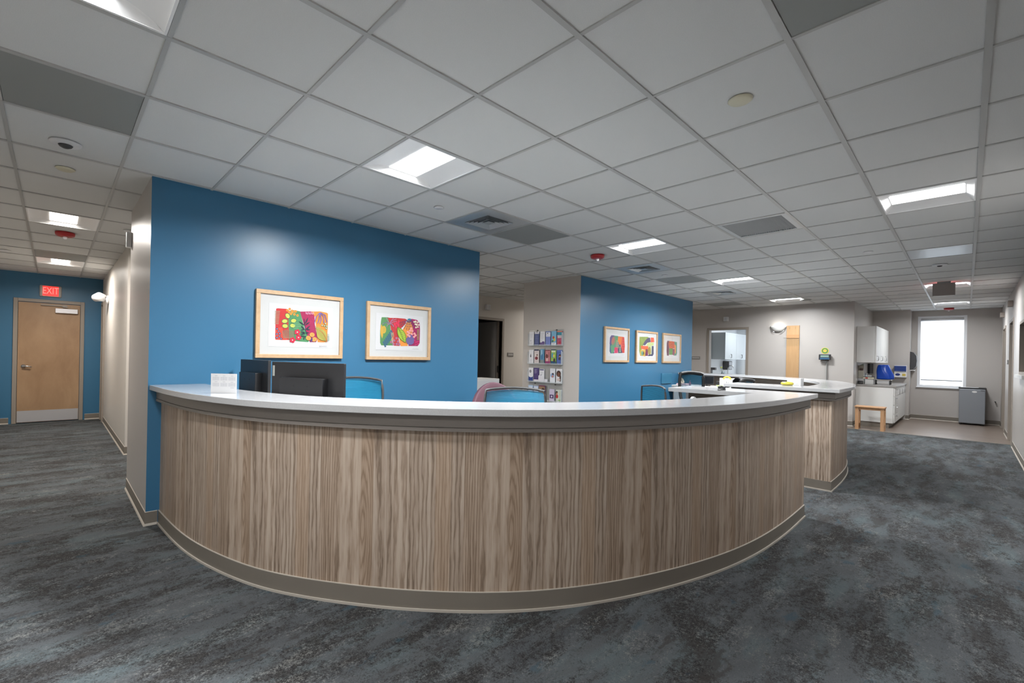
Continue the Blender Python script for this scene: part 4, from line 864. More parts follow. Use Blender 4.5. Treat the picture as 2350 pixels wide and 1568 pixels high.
brochure(2, 0, [W_, ('r', 0, 0, 1, .4, (38, 62, 140)), ('e', .5, .42, .5, .12, W_), ('e', .4, .74, .2, .1, (40, 40, 60)), ('e', .4, .74, .09, .05, (210, 210, 220))], 'white and royal blue leaflet at the left end of the third row')
brochure(2, 1, [(75, 60, 120), ('t', .12, .62, .7, .88, 6, (200, 195, 225)), ('r', 0, 0, 1, .16, (225, 222, 230))], 'violet leaflet with white heading lines in the third row', w_=0.105)
brochure(2, 2, [W_, ('r', .05, .9, .95, .97, (55, 50, 110)), ('t', .3, .6, .8, .72, 2, (70, 70, 90)), ('e', .35, .5, .1, .08, (120, 120, 140))], 'white card stack with a navy header in the third row', h_=0.22)
for q, (a_, h_, lb) in enumerate(((-0.03, 0.11, 'short white card leaning at the left of the card stack'), (0.03, 0.09, 'short white card leaning at the right of the card stack'), (0.10, 0.055, 'lowest white card beside the card stack in the third row'))):
    brochure(2, 2, [(228, 228, 236), ('t', .2, .2, .8, .7, 3, (190, 190, 205))], lb, w_=0.06, h_=h_, dx=a_, dy=0.012)
brochure(2, 4, [(226, 230, 238), ('e', .5, .52, .42, .16, (150, 175, 215)), ('e', .6, .62, .16, .08, hr), ('e', .55, .45, .2, .08, (200, 130, 110)), ('t', .2, .86, .8, .9, 1, (140, 140, 160))], 'white leaflet with a round picture in the third row', dx=-0.012)
brochure(2, 5, [(228, 228, 232), ('e', .45, .66, .4, .22, (62, 40, 36)), ('e', .48, .6, .24, .15, (120, 75, 58)), ('e', .75, .35, .14, .25, (60, 38, 36)), ('e', .45, .25, .3, .1, (215, 195, 190)), ('t', .2, .05, .7, .16, 2, (150, 150, 160))], 'leaflet with a large portrait of a dark haired person in the third row', w_=0.115)
brochure(3, 0, [(180, 205, 235), ('r', .1, .7, .9, .9, (220, 230, 245))], 'pale blue leaflet at the left end of the bottom row', h_=0.24)
brochure(3, 1, [(190, 205, 235), ('r', .1, .6, .9, .9, (225, 232, 245))], 'second pale blue leaflet in the bottom row', h_=0.235)
brochure(3, 2, [(150, 120, 90), ('r', 0, .93, 1, 1, (110, 40, 80)), ('e', .6, .7, .2, .14, (60, 40, 35)), ('r', .0, .0, 1, .4, (200, 190, 200)), ('r', .88, 0, 1, 1, (60, 50, 100))], 'brown photo magazine with a purple edge in the bottom row', w_=0.15, h_=0.25, dx=0.02)
brochure(3, 4, [(205, 195, 220), ('r', .1, .25, .9, .55, (80, 60, 105)), ('e', .5, .4, .16, .08, (220, 215, 230))], 'lilac leaflet with a dark square in the bottom row', h_=0.20, dx=-0.02)
brochure(3, 5, [(205, 212, 200), ('e', .15, .75, .2, .14, hr), ('e', .2, .68, .14, .09, tn), ('e', .2, .45, .24, .16, (190, 40, 45)), ('e', .7, .15, .25, .06, (160, 195, 130))], 'pale green leaflet with a child in red in the bottom row', h_=0.2)
# ------------------------------------------------------------------ office chairs
def make_chair(label, black=False):
    t = thing('office_chair', label, 'office chair', (0, 0, 0), 'blue mesh office chairs', local=True)
    # back curve: seat faces +Y (local), back at -Y
    W2, zb, zt = 0.245, 0.56, 1.04
    def bp(u, v):       # u -1..1, v 0..1
        wdt = W2 * (0.90 + 0.10 * math.sin(PI * min(v * 1.1, 1) * 0.5)) * (1 - 0.05 * max(0, v - 0.8) * 5)
        z = zb + (zt - zb) * v + (0.018 * (1 - u * u)) * v
        y = -0.24 + 0.05 * u * u - 0.06 * math.sin(PI * v) * 0.5 - 0.07 * v
        return Vector((u * wdt, y, z))
    nu, nv_ = 12, 10
    m = MB(); m.add([bp(-0.96 + 1.92 * i / nu, 0.03 + 0.94 * j / nv_) for j in range(nv_ + 1) for i in range(nu + 1)], [(j * (nu + 1) + i, j * (nu + 1) + i + 1, (j + 1) * (nu + 1) + i + 1, (j + 1) * (nu + 1) + i) for j in range(nv_) for i in range(nu)], smooth=True)
    m.build('mesh_back', SMESH if black else MESHM, parent=t)
    if not black:
        m = MB(); m.add([bp(-0.6 + 1.2 * i / 8, 0.1 + 0.72 * j / 8) - Vector((0, 0.012, 0)) for j in range(9) for i in range(9)], [(j * 9 + i, j * 9 + i + 1, (j + 1) * 9 + i + 1, (j + 1) * 9 + i) for j in range(8) for i in range(8)], smooth=True)
        m.build('lumbar_panel', mat('smoky blue film', (0.08, 0.22, 0.42, 1), 0.3, alpha=0.5), parent=t)
    edge = [bp(-1, v / 12) for v in range(13)] + [bp(-1 + 2 * i / 12, 1) for i in range(1, 12)] + [bp(1, 1 - v / 12) for v in range(13)] + [bp(1 - 2 * i / 12, 0) for i in range(1, 12)] + [bp(-1, 0)]
    m = MB(); m.tube(edge, 0.026 if black else 0.010, 10); m.build('back_frame', BLACKR if black else DGREY, parent=t)
    m = MB(); m.tube([(0, -0.30, 0.80), (0, -0.32, 0.62), (0, -0.26, 0.46), (0, -0.05, 0.42)], 0.022, 10); m.build('back_support', BLACKR, parent=t)
    # seat
    m = MB(); pr = []
    for k_ in range(24):
        a = 2 * PI * k_ / 24; ca, sa = math.cos(a), math.sin(a); e = 0.6
        pr.append((0.245 * abs(ca) ** e * (1 if ca > 0 else -1), 0.02 + 0.235 * abs(sa) ** e * (1 if sa > 0 else -1)))
    m.prism(pr, 0.445, 0.50); m.build('seat', mat('dark seat fabric', (0.02, 0.022, 0.026, 1), 0.85), parent=t, bevel=0.02)
    for s in (-1, 1):
        m = MB(); m.tube([(s * 0.2, 0.0, 0.44), (s * 0.29, 0.0, 0.46), (s * 0.30, -0.01, 0.62), (s * 0.30, -0.01, 0.66)], 0.014, 8)
        m.box(s * 0.30 - 0.04, s * 0.30 + 0.04, -0.12, 0.13, 0.66, 0.685); m.build('armrest', BLACKR, parent=t, bevel=0.006)
    m = MB().lathe([(0.022, 0.10), (0.022, 0.30), (0.034, 0.32), (0.034, 0.42), (0.09, 0.43), (0.09, 0.445)], (0, 0, 0), 'z', 16); m.build('gas_post', BLACKR, parent=t)
    m = MB(); cs = []
    for k_ in range(5):
        a = 2 * PI * k_ / 5 + 0.3; m.tube([(0.02 * math.cos(a), 0.02 * math.sin(a), 0.10), (0.28 * math.cos(a), 0.28 * math.sin(a), 0.075)], [0.03, 0.018], 8); cs.append((0.28 * math.cos(a), 0.28 * math.sin(a)))
    m.build('star_base', BLACKR, parent=t)
    for x, y in cs: MB().lathe([(0.026, -0.02), (0.028, 0), (0.026, 0.02)], (x, y, 0.028), 'x', 14).build('caster', BLACKR, parent=t)
    return t
c1 = make_chair('blue mesh office chair right of the computer monitors at the near desk')
c1.location = (-1.10, 1.66, 0.02); c1.rotation_euler.z = math.radians(-112)
c2 = copy_tree(c1); c2['label'] = 'widest blue mesh office chair, mid desk, below the brochure rack'; c2.location = (-0.55, 2.66, 0.0); c2.rotation_euler.z = math.radians(-133 + 180)
c3 = copy_tree(c1); c3['label'] = 'blue mesh office chair before the far blue wall, left of the desk return'; c3.location = (-0.10, 3.75, 0.0); c3.rotation_euler.z = math.radians(165)
c4 = make_chair('office chair with thick black frame round its mesh back, behind the desk return', True)
# ------------------------------------------------------------------ computer monitors
def make_monitor(label, W_m=0.54, H_m=0.32, z0=0.93):
    t = thing('computer_monitor', label, 'computer monitor', (0, 0, 0), 'computer monitors on the desks', local=True)
    # screen faces -Y local, back faces +Y local
    MB().box(-W_m / 2, W_m / 2, -0.012, 0.012, z0, z0 + H_m).build('casing', BLACK, parent=t, bevel=0.003)
    MB().box(-W_m / 2 + 0.01, W_m / 2 - 0.01, -0.0135, -0.012, z0 + 0.015, z0 + H_m - 0.01).build('screen', mat('dark screen', (0.01, 0.012, 0.015, 1), 0.08), parent=t)
    MB().box(-0.16, 0.16, 0.012, 0.062, z0 - 0.02, z0 + H_m * 0.69).build('back_box', BLACK, parent=t, bevel=0.003)
    for xx in (-0.05, 0.05): MB().lathe([(0.004, 0), (0.004, 0.001)], (xx, 0.062, z0 + 0.17), 'y', 10).build('screw', BLACKR, parent=t)
    m = MB(); m.box(-0.03, 0.03, 0.03, 0.055, 0.75, z0); m.build('stand_neck', BLACK, parent=t)
    MB().box(-0.12, 0.12, -0.06, 0.14, 0.742, 0.754).build('stand_foot', BLACK, parent=t, bevel=0.004)
    return t
m1 = make_monitor('black monitor turned edge-on, next to the small calendar on the near desk'); m1.location = (-1.21, 0.80, 0.0)
m2 = make_monitor('wide black monitor seen square from behind, under the larger framed print'); m2.location = (-0.75, 1.0, 0.0)
MB().box(0.245, 0.262, 0.0122, 0.0128, 1.155, 1.225).build('label_sticker', mat('grey label', (0.35, 0.36, 0.33, 1), 0.5), parent=m2)
m3 = make_monitor('dark monitor behind the near desk, right of the black framed chair', 0.46, 0.28, 0.84)
def place(o, x, y, deg, sz=1.0): o.location = (x, y, 0); o.rotation_euler.z = math.radians(deg); o.scale.z = sz
place(m1, -1.53, 0.83, 188); place(m2, -0.617, 0.875, 204.7); m2.scale = (1.1, 1, 1); m1.scale = (0.86, 1, 1)
place(c1, -1.15, 1.38, -140, 1.045); place(c2, 0.04, 2.17, -133.6, 1.005); place(c3, -0.12, 4.10, -214, 0.975); place(c4, -0.33, 6.55, -125, 1.06); c4.scale.x = 0.80
c5 = copy_tree(c4); c5['label'] = 'black office chair behind the far desk arm with a grey garment over it'; place(c5, 0.30, 7.25, -100, 0.975)
# grey garment thrown over that chair
m = MB(); n1, n2 = 16, 8; vs = []
for j in range(n2 + 1):
    for i in range(n1 + 1):
        a = PI * i / n1; v = j / n2 - 0.5; r = 0.055 + 0.012 * math.sin(5 * v + 3 * a)
        vs.append((-0.06 - v * 0.02 + r * math.cos(a) * 1.1, 7.30 + v * 0.34, 1.0 + 0.055 * math.sin(a) * 1.0 + 0.008 * math.sin(9 * v) - (0.16 if i in (0, n1) else 0)))
m.add(vs, [(j * (n1 + 1) + i, j * (n1 + 1) + i + 1, (j + 1) * (n1 + 1) + i + 1, (j + 1) * (n1 + 1) + i) for j in range(n2) for i in range(n1)], smooth=True)
o = m.build('jacket', mat('charcoal cloth', (0.045, 0.045, 0.05, 1), 0.9, noise=0.3, nscale=60), loc=(-0.06, 7.3, 0.95), solid=0.008); tag(o, 'charcoal grey garment draped on the black chair at the far desk', 'jacket')
# small monitor on the low cabinet behind the near desk
for q in list(bpy.data.objects):
    if q.parent == m3: bpy.data.objects.remove(q)
t = m3; ORG[t.name] = (0, 0, 0)
MB().box(-0.11, 0.11, -0.01, 0.01, 0.90, 1.045).build('casing', BLACK, parent=t, bevel=0.003)
MB().box(-0.10, 0.10, -0.012, -0.010, 0.912, 1.035).build('screen', mat('dark screen', (0.01, 0.012, 0.015, 1), 0.1), parent=t)
MB().box(-0.06, 0.06, -0.04, 0.05, 0.872, 0.88).box(-0.015, 0.015, 0.0, 0.012, 0.88, 0.92).build('stand_foot', BLACK, parent=t)
t['label'] = 'small dark screen on the low cabinet, just right of the black framed chair'; place(m3, -0.76, 7.86, 20)
# low cabinet inside the far desk
t = thing('low_cabinet', 'low white topped cabinet seen behind the black framed chair', 'cabinet', (-0.78, 7.85, 0))
MB().box(-1.24, -0.31, 7.62, 8.10, 0.0, 0.835).build('body', DARKLAM, parent=t); MB().box(-1.26, -0.29, 7.60, 8.12, 0.835, 0.87).build('top', CABW, parent=t, bevel=0.003)
for k_ in range(2):
    x0 = -1.22 + k_ * 0.455; d = MB().box(x0, x0 + 0.445, 7.604, 7.62, 0.10, 0.825).build('door', CABSH, parent=t); MB().tube([(x0 + .2, 7.604, .70), (x0 + .2, 7.575, .70), (x0 + .26, 7.575, .70), (x0 + .26, 7.604, .70)], 0.005, 6).build('handle', CHROME, parent=d)
# tissue box
t = thing('tissue_box', 'pale pink tissue box with a cream tissue on the low cabinet', 'tissue box', (-1.12, 7.72, 0.87))
MB().box(-1.20, -1.02, 7.66, 7.78, 0.871, 0.90).build('carton', mat('pale pink card', (0.6, 0.42, 0.46, 1), 0.6), parent=t, bevel=0.003)
m = MB(); m.add([(-1.16, 7.71, 0.90), (-1.10, 7.72, 0.90), (-1.09, 7.74, 0.93), (-1.115, 7.72, 0.985), (-1.135, 7.71, 1.0), (-1.16, 7.72, 0.97), (-1.165, 7.70, 0.93)], [(0, 1, 2, 3, 4, 5, 6)]); m.build('tissue', mat('cream tissue', (0.75, 0.68, 0.50, 1), 0.8), parent=t, solid=0.02)
t = thing('bottle', 'tiny dark red bottle beside the tissue box', 'bottle', (-0.98, 7.70, 0.87)); MB().lathe([(0.016, 0), (0.016, 0.05), (0.006, 0.065), (0.006, 0.09)], (-0.98, 7.70, 0.871), 'z', 12).build('glass_body', mat('dark red glass', (0.2, 0.03, 0.04, 1), 0.2), parent=t)
# jar, pen cup, sign tray
t = thing('glass_jar', 'glass jar with green sweets on the low cabinet', 'jar', (-0.50, 7.72, 0.87))
MB().lathe([(0.04, 0), (0.055, 0.02), (0.055, 0.09), (0.045, 0.10)], (-0.50, 7.72, 0.872), 'z', 20).build('jar_wall', ACRYL, parent=t)
MB().lathe([(0.0001, 0.004), (0.044, 0.006), (0.05, 0.03), (0.0001, 0.036)], (-0.50, 7.72, 0.872), 'z', 16).build('sweets', mat('yellow green sweets', (0.35, 0.42, 0.12, 1), 0.5, noise=0.3, nscale=120), parent=t)
t = thing('pen_cup', 'black pen cup with pens next to the green jar', 'pen cup', (-0.38, 7.72, 0.87))
MB().box(-0.41, -0.35, 7.69, 7.75, 0.871, 0.935).build('cup', BLACK, parent=t); MB().tube([(-0.39, 7.72, 0.90), (-0.395, 7.72, 0.975)], 0.004, 6).tube([(-0.37, 7.72, 0.90), (-0.365, 7.71, 0.965)], 0.004, 6).build('pens', DGREY, parent=t)
t = thing('sign_holder', 'white card holder with a yellow arch drawing on the low cabinet', 'sign', (-0.44, 7.95, 0.87))
MB().box(-0.58, -0.34, 7.94, 7.955, 0.871, 1.02).build('card', WHITE, parent=t, bevel=0.002)
m = MB(); m.add([(-0.46 + 0.07 * math.cos(a), 7.9385, 1.0 + 0.055 * math.sin(a)) for a in [PI * q / 12 for q in range(13)]] + [(-0.46 + 0.04 * math.cos(a), 7.9385, 1.0 + 0.03 * math.sin(a)) for a in [PI * (12 - q) / 12 for q in range(13)]], [tuple(range(26))]); m.build('yellow_arch', mat('yellow print', (0.7, 0.5, 0.08, 1), 0.6), parent=t, solid=0.003)
# things on the far desk near arm
t = thing('card_stand', 'white card stand at the corner of the far desk counter', 'card stand', (0.98, 5.80, 1.05))
MB().box(0.90, 1.03, 5.82, 5.835, 1.0502, 1.125).box(1.03, 1.045, 5.76, 5.90, 1.0502, 1.13).build('card', WHITE, parent=t)
t = thing('fruit_dish', 'yellow and green dish of fruit in front of the white card stand', 'ornament', (0.93, 5.70, 1.05))
m = MB().lathe([(0.0001, 0), (0.05, 0.002), (0.065, 0.018), (0.055, 0.034), (0.0001, 0.042)], (0.93, 5.70, 1.051), 'z', 20); m.build('lump', mat('yellow green glaze', (0.55, 0.48, 0.06, 1), 0.3, noise=0.5, nscale=18), parent=t)
for k_, (x, y, a_) in enumerate(((0.60, 5.50, 0.2), (0.70, 5.56, -0.1))):
    c_, s_ = math.cos(a_), math.sin(a_); q = [(x + c_ * u - s_ * v, y + s_ * u + c_ * v) for u, v in ((-.1, -.07), (.1, -.07), (.1, .07), (-.1, .07))]
    o = MB().prism(q, 1.0503 + .0012 * k_, 1.0513 + .0012 * k_).build('paper', WHITE, loc=(x, y, 1.05)); tag(o, ('white paper at the outer end of the far desk arm', 'white paper lying on another near the end of the far desk arm')[k_], 'paper')
# calendar on the near desk
t = thing('desk_calendar', 'small white printed calendar sheet standing on the left end of the near counter', 'calendar', (-0.86, 0.46, 1.05))
import mathutils
def quad_frame(P0, P1, h):      # a sheet standing between two counter points
    P0 = Vector(P0); P1 = Vector(P1); X = (P1 - P0).normalized(); return P0, X, (P1 - P0).length
P0, Xd, Wd = quad_frame((-0.935, 0.395, 1.0503), (-0.815, 0.51, 1.0503), .12); Nn = Vector((Xd.y, -Xd.x, 0)); 
def cp(u, v, d): return P0 + Xd * (u * Wd) + Vector((0, 0, 1)) * (v * 0.122) + Nn * d
m = MB(); m.add([cp(0, 0, 0), cp(1, 0, 0), cp(1, 1, 0), cp(0, 1, 0), cp(0, 0, -.002), cp(1, 0, -.002), cp(1, 1, -.002), cp(0, 1, -.002)], [(0, 1, 2, 3), (7, 6, 5, 4), (0, 4, 5, 1), (1, 5, 6, 2), (2, 6, 7, 3), (3, 7, 4, 0)]); m.build('sheet', WHITE, parent=t)
m = MB()
for cx_ in range(3):
    for ry in range(2):
        u0, v0 = 0.07 + cx_ * 0.31, 0.66 - ry * 0.31
        m.add([cp(u0 + .08, v0 + .22, .0004), cp(u0 + .18, v0 + .22, .0004), cp(u0 + .18, v0 + .235, .0004), cp(u0 + .08, v0 + .235, .0004)], [(0, 1, 2, 3)])
        for a_ in range(7):
            for b_ in range(5):
                u, v = u0 + a_ * .038, v0 + b_ * .037; m.add([cp(u, v, .0004), cp(u + .018, v, .0004), cp(u + .018, v + .02, .0004), cp(u, v + .02, .0004)], [(0, 1, 2, 3)])
m.add([cp(.76, .27, .0004), cp(.9, .27, .0004), cp(.9, .285, .0004), cp(.76, .285, .0004)], [(0, 1, 2, 3)])
m.build('dates', mat('grey print', (0.30, 0.31, 0.36, 1), 0.7), parent=t)
m = MB(); m.add([cp(.3, .9, -.002), cp(.7, .9, -.002), cp(.7, 0, -.045), cp(.3, 0, -.045)], [(0, 1, 2, 3)]); m.build('prop', WHITE, parent=t, solid=0.001)
# black stapler and white tape dispenser below the near desk counter
t = thing('stapler', 'black stapler lying by the inner corner of the near desk counter', 'stapler', (0.86, 3.98, 1.05))
m = MB(); m.box(-0.012, 0.012, -0.06, 0.06, 0.0, 0.008); m.build('base', BLACK, parent=(lambda e: e)(t)) if False else None
m = MB(); m.box(0.80, 0.825, 3.97, 4.10, 1.0502, 1.058); m.build('base', BLACK, parent=t)
m = MB(); m.xprism([(3.97, 1.064), (4.10, 1.06), (4.10, 1.075), (4.0, 1.092), (3.97, 1.085)], 0.802, 0.823, 'x'); m.box(0.805, 0.82, 4.08, 4.10, 1.058, 1.062); m.build('arm', BLACKR, parent=t, bevel=0.002)
t = thing('tape_dispenser', 'small white tape dispenser just showing behind the near counter', 'tape dispenser', (0.70, 3.70, 0.74))
m = MB(); m.box(0.66, 0.72, 3.66, 3.80, 0.741, 0.80); m.build('body', BLACK, parent=t); MB().box(0.672, 0.70, 3.685, 3.775, 0.80, 0.955).lathe([(0.045, -.012), (0.045, .012)], (0.686, 3.73, 0.95), 'x', 20).build('roll_holder', WHITE, parent=t)
# ------------------------------------------------------------------ plum chair and white cabinet in the passage
t = thing('guest_chair', 'plum coloured chair with a rounded back beside the near blue wall', 'chair', (-1.30, 3.28, 0))
m = MB(); n1, n2 = 18, 10; vs = []
for j in range(n2 + 1):
    for i in range(n1 + 1):
        a = math.radians(70 + 150 * i / n1); v = j / n2; top = 0.52 + 0.49 * math.sin(PI * (0.08 + 0.84 * i / n1)) ** 0.7
        r = 0.27 + 0.03 * v; vs.append((-1.24 + r * math.cos(a), 3.24 + r * math.sin(a), 0.44 + (top - 0.44) * v))
m.add(vs, [(j * (n1 + 1) + i, j * (n1 + 1) + i + 1, (j + 1) * (n1 + 1) + i + 1, (j + 1) * (n1 + 1) + i) for j in range(n2) for i in range(n1)], smooth=True)
m.build('back_shell', PURPLE, parent=t, solid=0.045, bevel=0.01)
MB().lathe([(0.20, 0.40), (0.235, 0.42), (0.235, 0.46), (0.20, 0.48), (0.0001, 0.485)], (-1.24, 3.24, 0), 'z', 28).build('seat', PURPLE, parent=t)
for a in (45, 135, 225, 315):
    ca, sa = math.cos(math.radians(a)), math.sin(math.radians(a)); MB().tube([(-1.24 + .15 * ca, 3.24 + .15 * sa, 0.41), (-1.24 + .22 * ca, 3.24 + .22 * sa, 0.0)], [0.018, 0.012], 10).build('leg', BOARD, parent=t)
t = thing('white_cabinet', 'small white cabinet in the passage in front of the dark doorway', 'cabinet', (-3.45, 4.95, 0))
MB().box(-3.68, -3.22, 4.62, 5.26, 0.05, 0.93).build('body', CABW, parent=t, bevel=0.004); MB().box(-3.66, -3.26, 4.64, 5.24, 0, 0.05).build('plinth', DGREY, parent=t)
d = MB().box(-3.22, -3.20, 4.64, 5.23, 0.07, 0.905).build('door', WHITE, parent=t, bevel=0.003); MB().box(-3.20, -3.185, 4.68, 4.70, 0.55, 0.75).build('handle', CHROME, parent=d)
# small wall fittings
def wbox(name, label, cat, b, m_, inner=None, grp=None, bev=0.004):
    t = thing(name, label, cat, ((b[0] + b[1]) / 2, (b[2] + b[3]) / 2, b[4]), grp); MB().box(*b).build('housing', m_, parent=t, bevel=bev)
    if inner: MB().box(*inner[0]).build(inner[1], inner[2], parent=t)
    return t
wbox('wall_strobe', 'small white strobe box high on the beige wall above the dark doorway', 'wall strobe', (-4.85, -4.79, 6.42, 6.53, 2.31, 2.43), WHITE, ((-4.79, -4.77, 6.455, 6.495, 2.33, 2.41), 'lens', ACRYL), 'wall strobes')
wbox('wall_strobe', 'small white strobe box on the grey wall above the inside window', 'wall strobe', (-1.84, -1.74, 11.70, 11.77, 2.29, 2.40), WHITE, ((-1.81, -1.77, 11.68, 11.70, 2.30, 2.39), 'lens', ACRYL), 'wall strobes')
wbox('wall_strobe', 'white strobe box near the ceiling on the end of the near corridor wall', 'wall strobe', (-3.09, -3.03, 0.15, 0.19, 2.26, 2.40), WHITE, ((-3.08, -3.04, 0.145, 0.15, 2.28, 2.38), 'lens', ACRYL), 'wall strobes')
for (n_, lb, b) in (('a', 'grey room sign on the beige wall right of the dark doorway', (-4.85, -4.838, 7.14, 7.33, 1.315, 1.40)), ('b', 'grey room sign left of the inside window', (-2.62, -2.41, 11.758, 11.77, 1.34, 1.41)), ('c', 'grey room sign between the two doors of the right wall', (2.838, 2.85, 12.35, 12.60, 1.35, 1.43))):
    t = thing('room_sign', lb, 'room sign', ((b[0] + b[1]) / 2, (b[2] + b[3]) / 2, b[4]), 'small grey room signs'); MB().box(*b).build('plate', mat('sign grey', (0.20, 0.19, 0.18, 1), 0.5), parent=t, bevel=0.002)
    if n_ == 'a': q = (b[1], b[1] + .001, b[2] + .02, b[3] - .02, b[4] + .03, b[5] - .03)
    elif n_ == 'b': q = (b[0] + .02, b[1] - .02, b[2] - .001, b[2], b[4] + .025, b[5] - .025)
    else: q = (b[0] - .001, b[0], b[2] + .02, b[3] - .02, b[4] + .03, b[5] - .03)
    MB().box(*q).build('insert', mat('sign insert', (0.42, 0.41, 0.40, 1), 0.5), parent=t)
for y_, lb in ((14.0, 'small brown call light high on the right wall, the farther one'), (11.5, 'small brown call light high on the right wall, the nearer one')):
    wbox('call_light', lb, 'call light', (2.79, 2.85, y_ - 0.09, y_ + 0.09, 2.33, 2.43), mat('brown lamp cover', (0.28, 0.24, 0.21, 1), 0.5), None, 'call lights over the doors')
t = thing('thermostat_holder', 'small translucent holder on the far blue wall below the rightmost print', 'wall holder', (XB, 8.65, 0.83)); MB().box(XB + 0.001, XB + 0.02, 8.43, 8.87, 0.83, 1.04).build('pocket', mat('smoky blue acrylic', (0.04, 0.16, 0.27, 1), 0.25), parent=t, bevel=0.004)
# security camera in the left corridor
t = thing('security_camera', 'white wall mounted security camera on the left corridor wall', 'security camera', (-7.62, 0.33, 2.13))
MB().lathe([(0.07, 0), (0.07, -0.02), (0.04, -0.035)], (-7.55, 0.328, 2.13), 'y', 24).build('mount', WHITE, parent=t)
m = MB().tube([(-7.55, 0.30, 2.13), (-7.58, 0.24, 2.16)], 0.025, 10); m.tube([(-7.52, 0.26, 2.15), (-7.57, 0.21, 2.17), (-7.64, 0.16, 2.15)], [0.06, 0.075, 0.06], 18); m.build('body', WHITE, parent=t)
MB().tube([(-7.64, 0.16, 2.15), (-7.655, 0.15, 2.145)], 0.04, 18).build('lens', DGREY, parent=t)
# hanging exit sign seen from the back
t = thing('exit_sign', 'hanging exit sign seen from its blank back, under the lights of the right aisle', 'exit sign', (2.06, 9.62, ZC))
MB().box(1.94, 2.19, 9.60, 9.635, 2.385, 2.575).build('housing', mat('brown grey sign back', (0.26, 0.22, 0.205, 1), 0.5), parent=t, bevel=0.004)
MB().box(1.95, 2.18, 9.597, 9.64, 2.378, 2.385).build('bottom_edge', mat('pale sign edge', (0.7, 0.7, 0.65, 1), 0.4), parent=t)
MB().box(1.99, 2.14, 9.605, 9.63, 2.575, ZC - 0.004).build('canopy', GREYP, parent=t)
MB().box(1.955, 2.175, 9.635, 9.638, 2.40, 2.56).build('red_face', mat('red face light', (0.6, 0.03, 0.03, 1), 0.4, emit=(1.0, 0.03, 0.03, 1), es=3.0), parent=t)
# ------------------------------------------------------------------ rear grey wall: sconce, growth chart, scale
YW = 11.77
t = thing('wall_sconce', 'white bowl shaped uplight on the rear grey wall left of the wooden board', 'wall light', (-0.67, YW, 1.99))
m = MB(); prof = [(0.0001, 0.0), (0.07, 0.012), (0.12, 0.05), (0.15, 0.10), (0.165, 0.135), (0.155, 0.135), (0.11, 0.06), (0.0001, 0.015)]; vs = []
ns = 16
for r, h in prof:
    for k_ in range(ns + 1): a = PI + PI * k_ / ns; vs.append((-0.67 + r * math.cos(a), YW - 0.012 + 0.7 * r * math.sin(a), 2.0 + h))
m.add(vs, [(i * (ns + 1) + k_, i * (ns + 1) + k_ + 1, (i + 1) * (ns + 1) + k_ + 1, (i + 1) * (ns + 1) + k_) for i in range(len(prof) - 1) for k_ in range(ns)], smooth=True); m.build('bowl', mat('white glass bowl', (0.85, 0.85, 0.82, 1), 0.2), parent=t)
MB().box(-0.76, -0.58, YW - 0.012, YW, 2.02, 2.10).build('back_plate', CHROME, parent=t)
MB().box(-0.73, -0.61, YW - 0.07, YW - 0.03, 2.11, 2.118).build('lamp', mat('sconce lamp', (1, 1, 1, 1), 0.5, emit=(1, 0.96, 0.88, 1), es=26), parent=t)
for s in (-1, 1): MB().tube([(-0.67 + s * .16, YW - 0.01, 2.10), (-0.67 + s * .12, YW - .05, 2.03), (-0.67 + s * .06, YW - .085, 2.0)], 0.007, 8).build('bracket', CHROME, parent=t)
t = thing('growth_chart', 'tall honey coloured wooden height board on the rear grey wall', 'height board', (-0.375, YW, 0.25))
MB().box(-0.50, -0.255, YW - 0.03, YW, 0.25, 2.135).build('board', BOARD, parent=t, bevel=0.003)
m = MB()
for x in (-0.44, -0.33): m.box(x - .004, x + .004, YW - .036, YW - .03, 2.06, 2.105)
m.build('hooks', mat('brass', (0.4, 0.3, 0.12, 1), 0.4, metal=0.8), parent=t)
MB().box(-0.52, -0.235, YW - 0.20, YW - 0.03, 1.845, 1.853).build('head_plate', ACRYL, parent=t)
MB().box(-0.50, -0.255, YW - 0.036, YW - 0.031, 1.845, 1.93).build('slider', mat('amber acrylic', (0.5, 0.28, 0.14, 1), 0.2), parent=t)
m = MB()
for k_ in range(40): z = 0.4 + k_ * 0.04; m.box(-0.29, -0.29 + (0.03 if k_ % 5 == 0 else 0.015), YW - 0.0308, YW - 0.03, z, z + 0.002)
m.build('scale_marks', DGREY, parent=t)
t = thing('wall_scale_display', 'black digital scale display on the rear grey wall right of the height board', 'scale display', (0.22, YW, 1.36))
MB().box(0.12, 0.325, YW - 0.09, YW - 0.03, 1.375, 1.495).build('housing', BLACK, parent=t, bevel=0.006)
MB().box(0.15, 0.295, YW - 0.092, YW - 0.09, 1.43, 1.475).build('readout', mat('green lcd', (0.22, 0.33, 0.28, 1), 0.3), parent=t); MB().box(0.14, 0.305, YW - 0.092, YW - 0.09, 1.385, 1.42).build('keypad', mat('blue keypad', (0.03, 0.10, 0.2, 1), 0.4), parent=t)
MB().box(0.19, 0.26, YW - 0.03, YW, 1.39, 1.47).build('wall_bracket', DGREY, parent=t)
MB().box(0.243, 0.253, YW - 0.03, YW - 0.004, 0.05, 1.38).build('cable_cover', GREYP, parent=t)
pts = [(0.275 + 0.006 * math.cos(k_ * 1.3), YW - 0.02 + 0.006 * math.sin(k_ * 1.3), 1.375 - k_ * 0.0055) for k_ in range(190)]; MB().tube(pts, 0.0022, 5).build('coiled_cable', DGREY, parent=t)
t = thing('wall_sticker', 'round yellow and green sticker above the black scale display', 'sticker', (0.21, YW, 1.57))
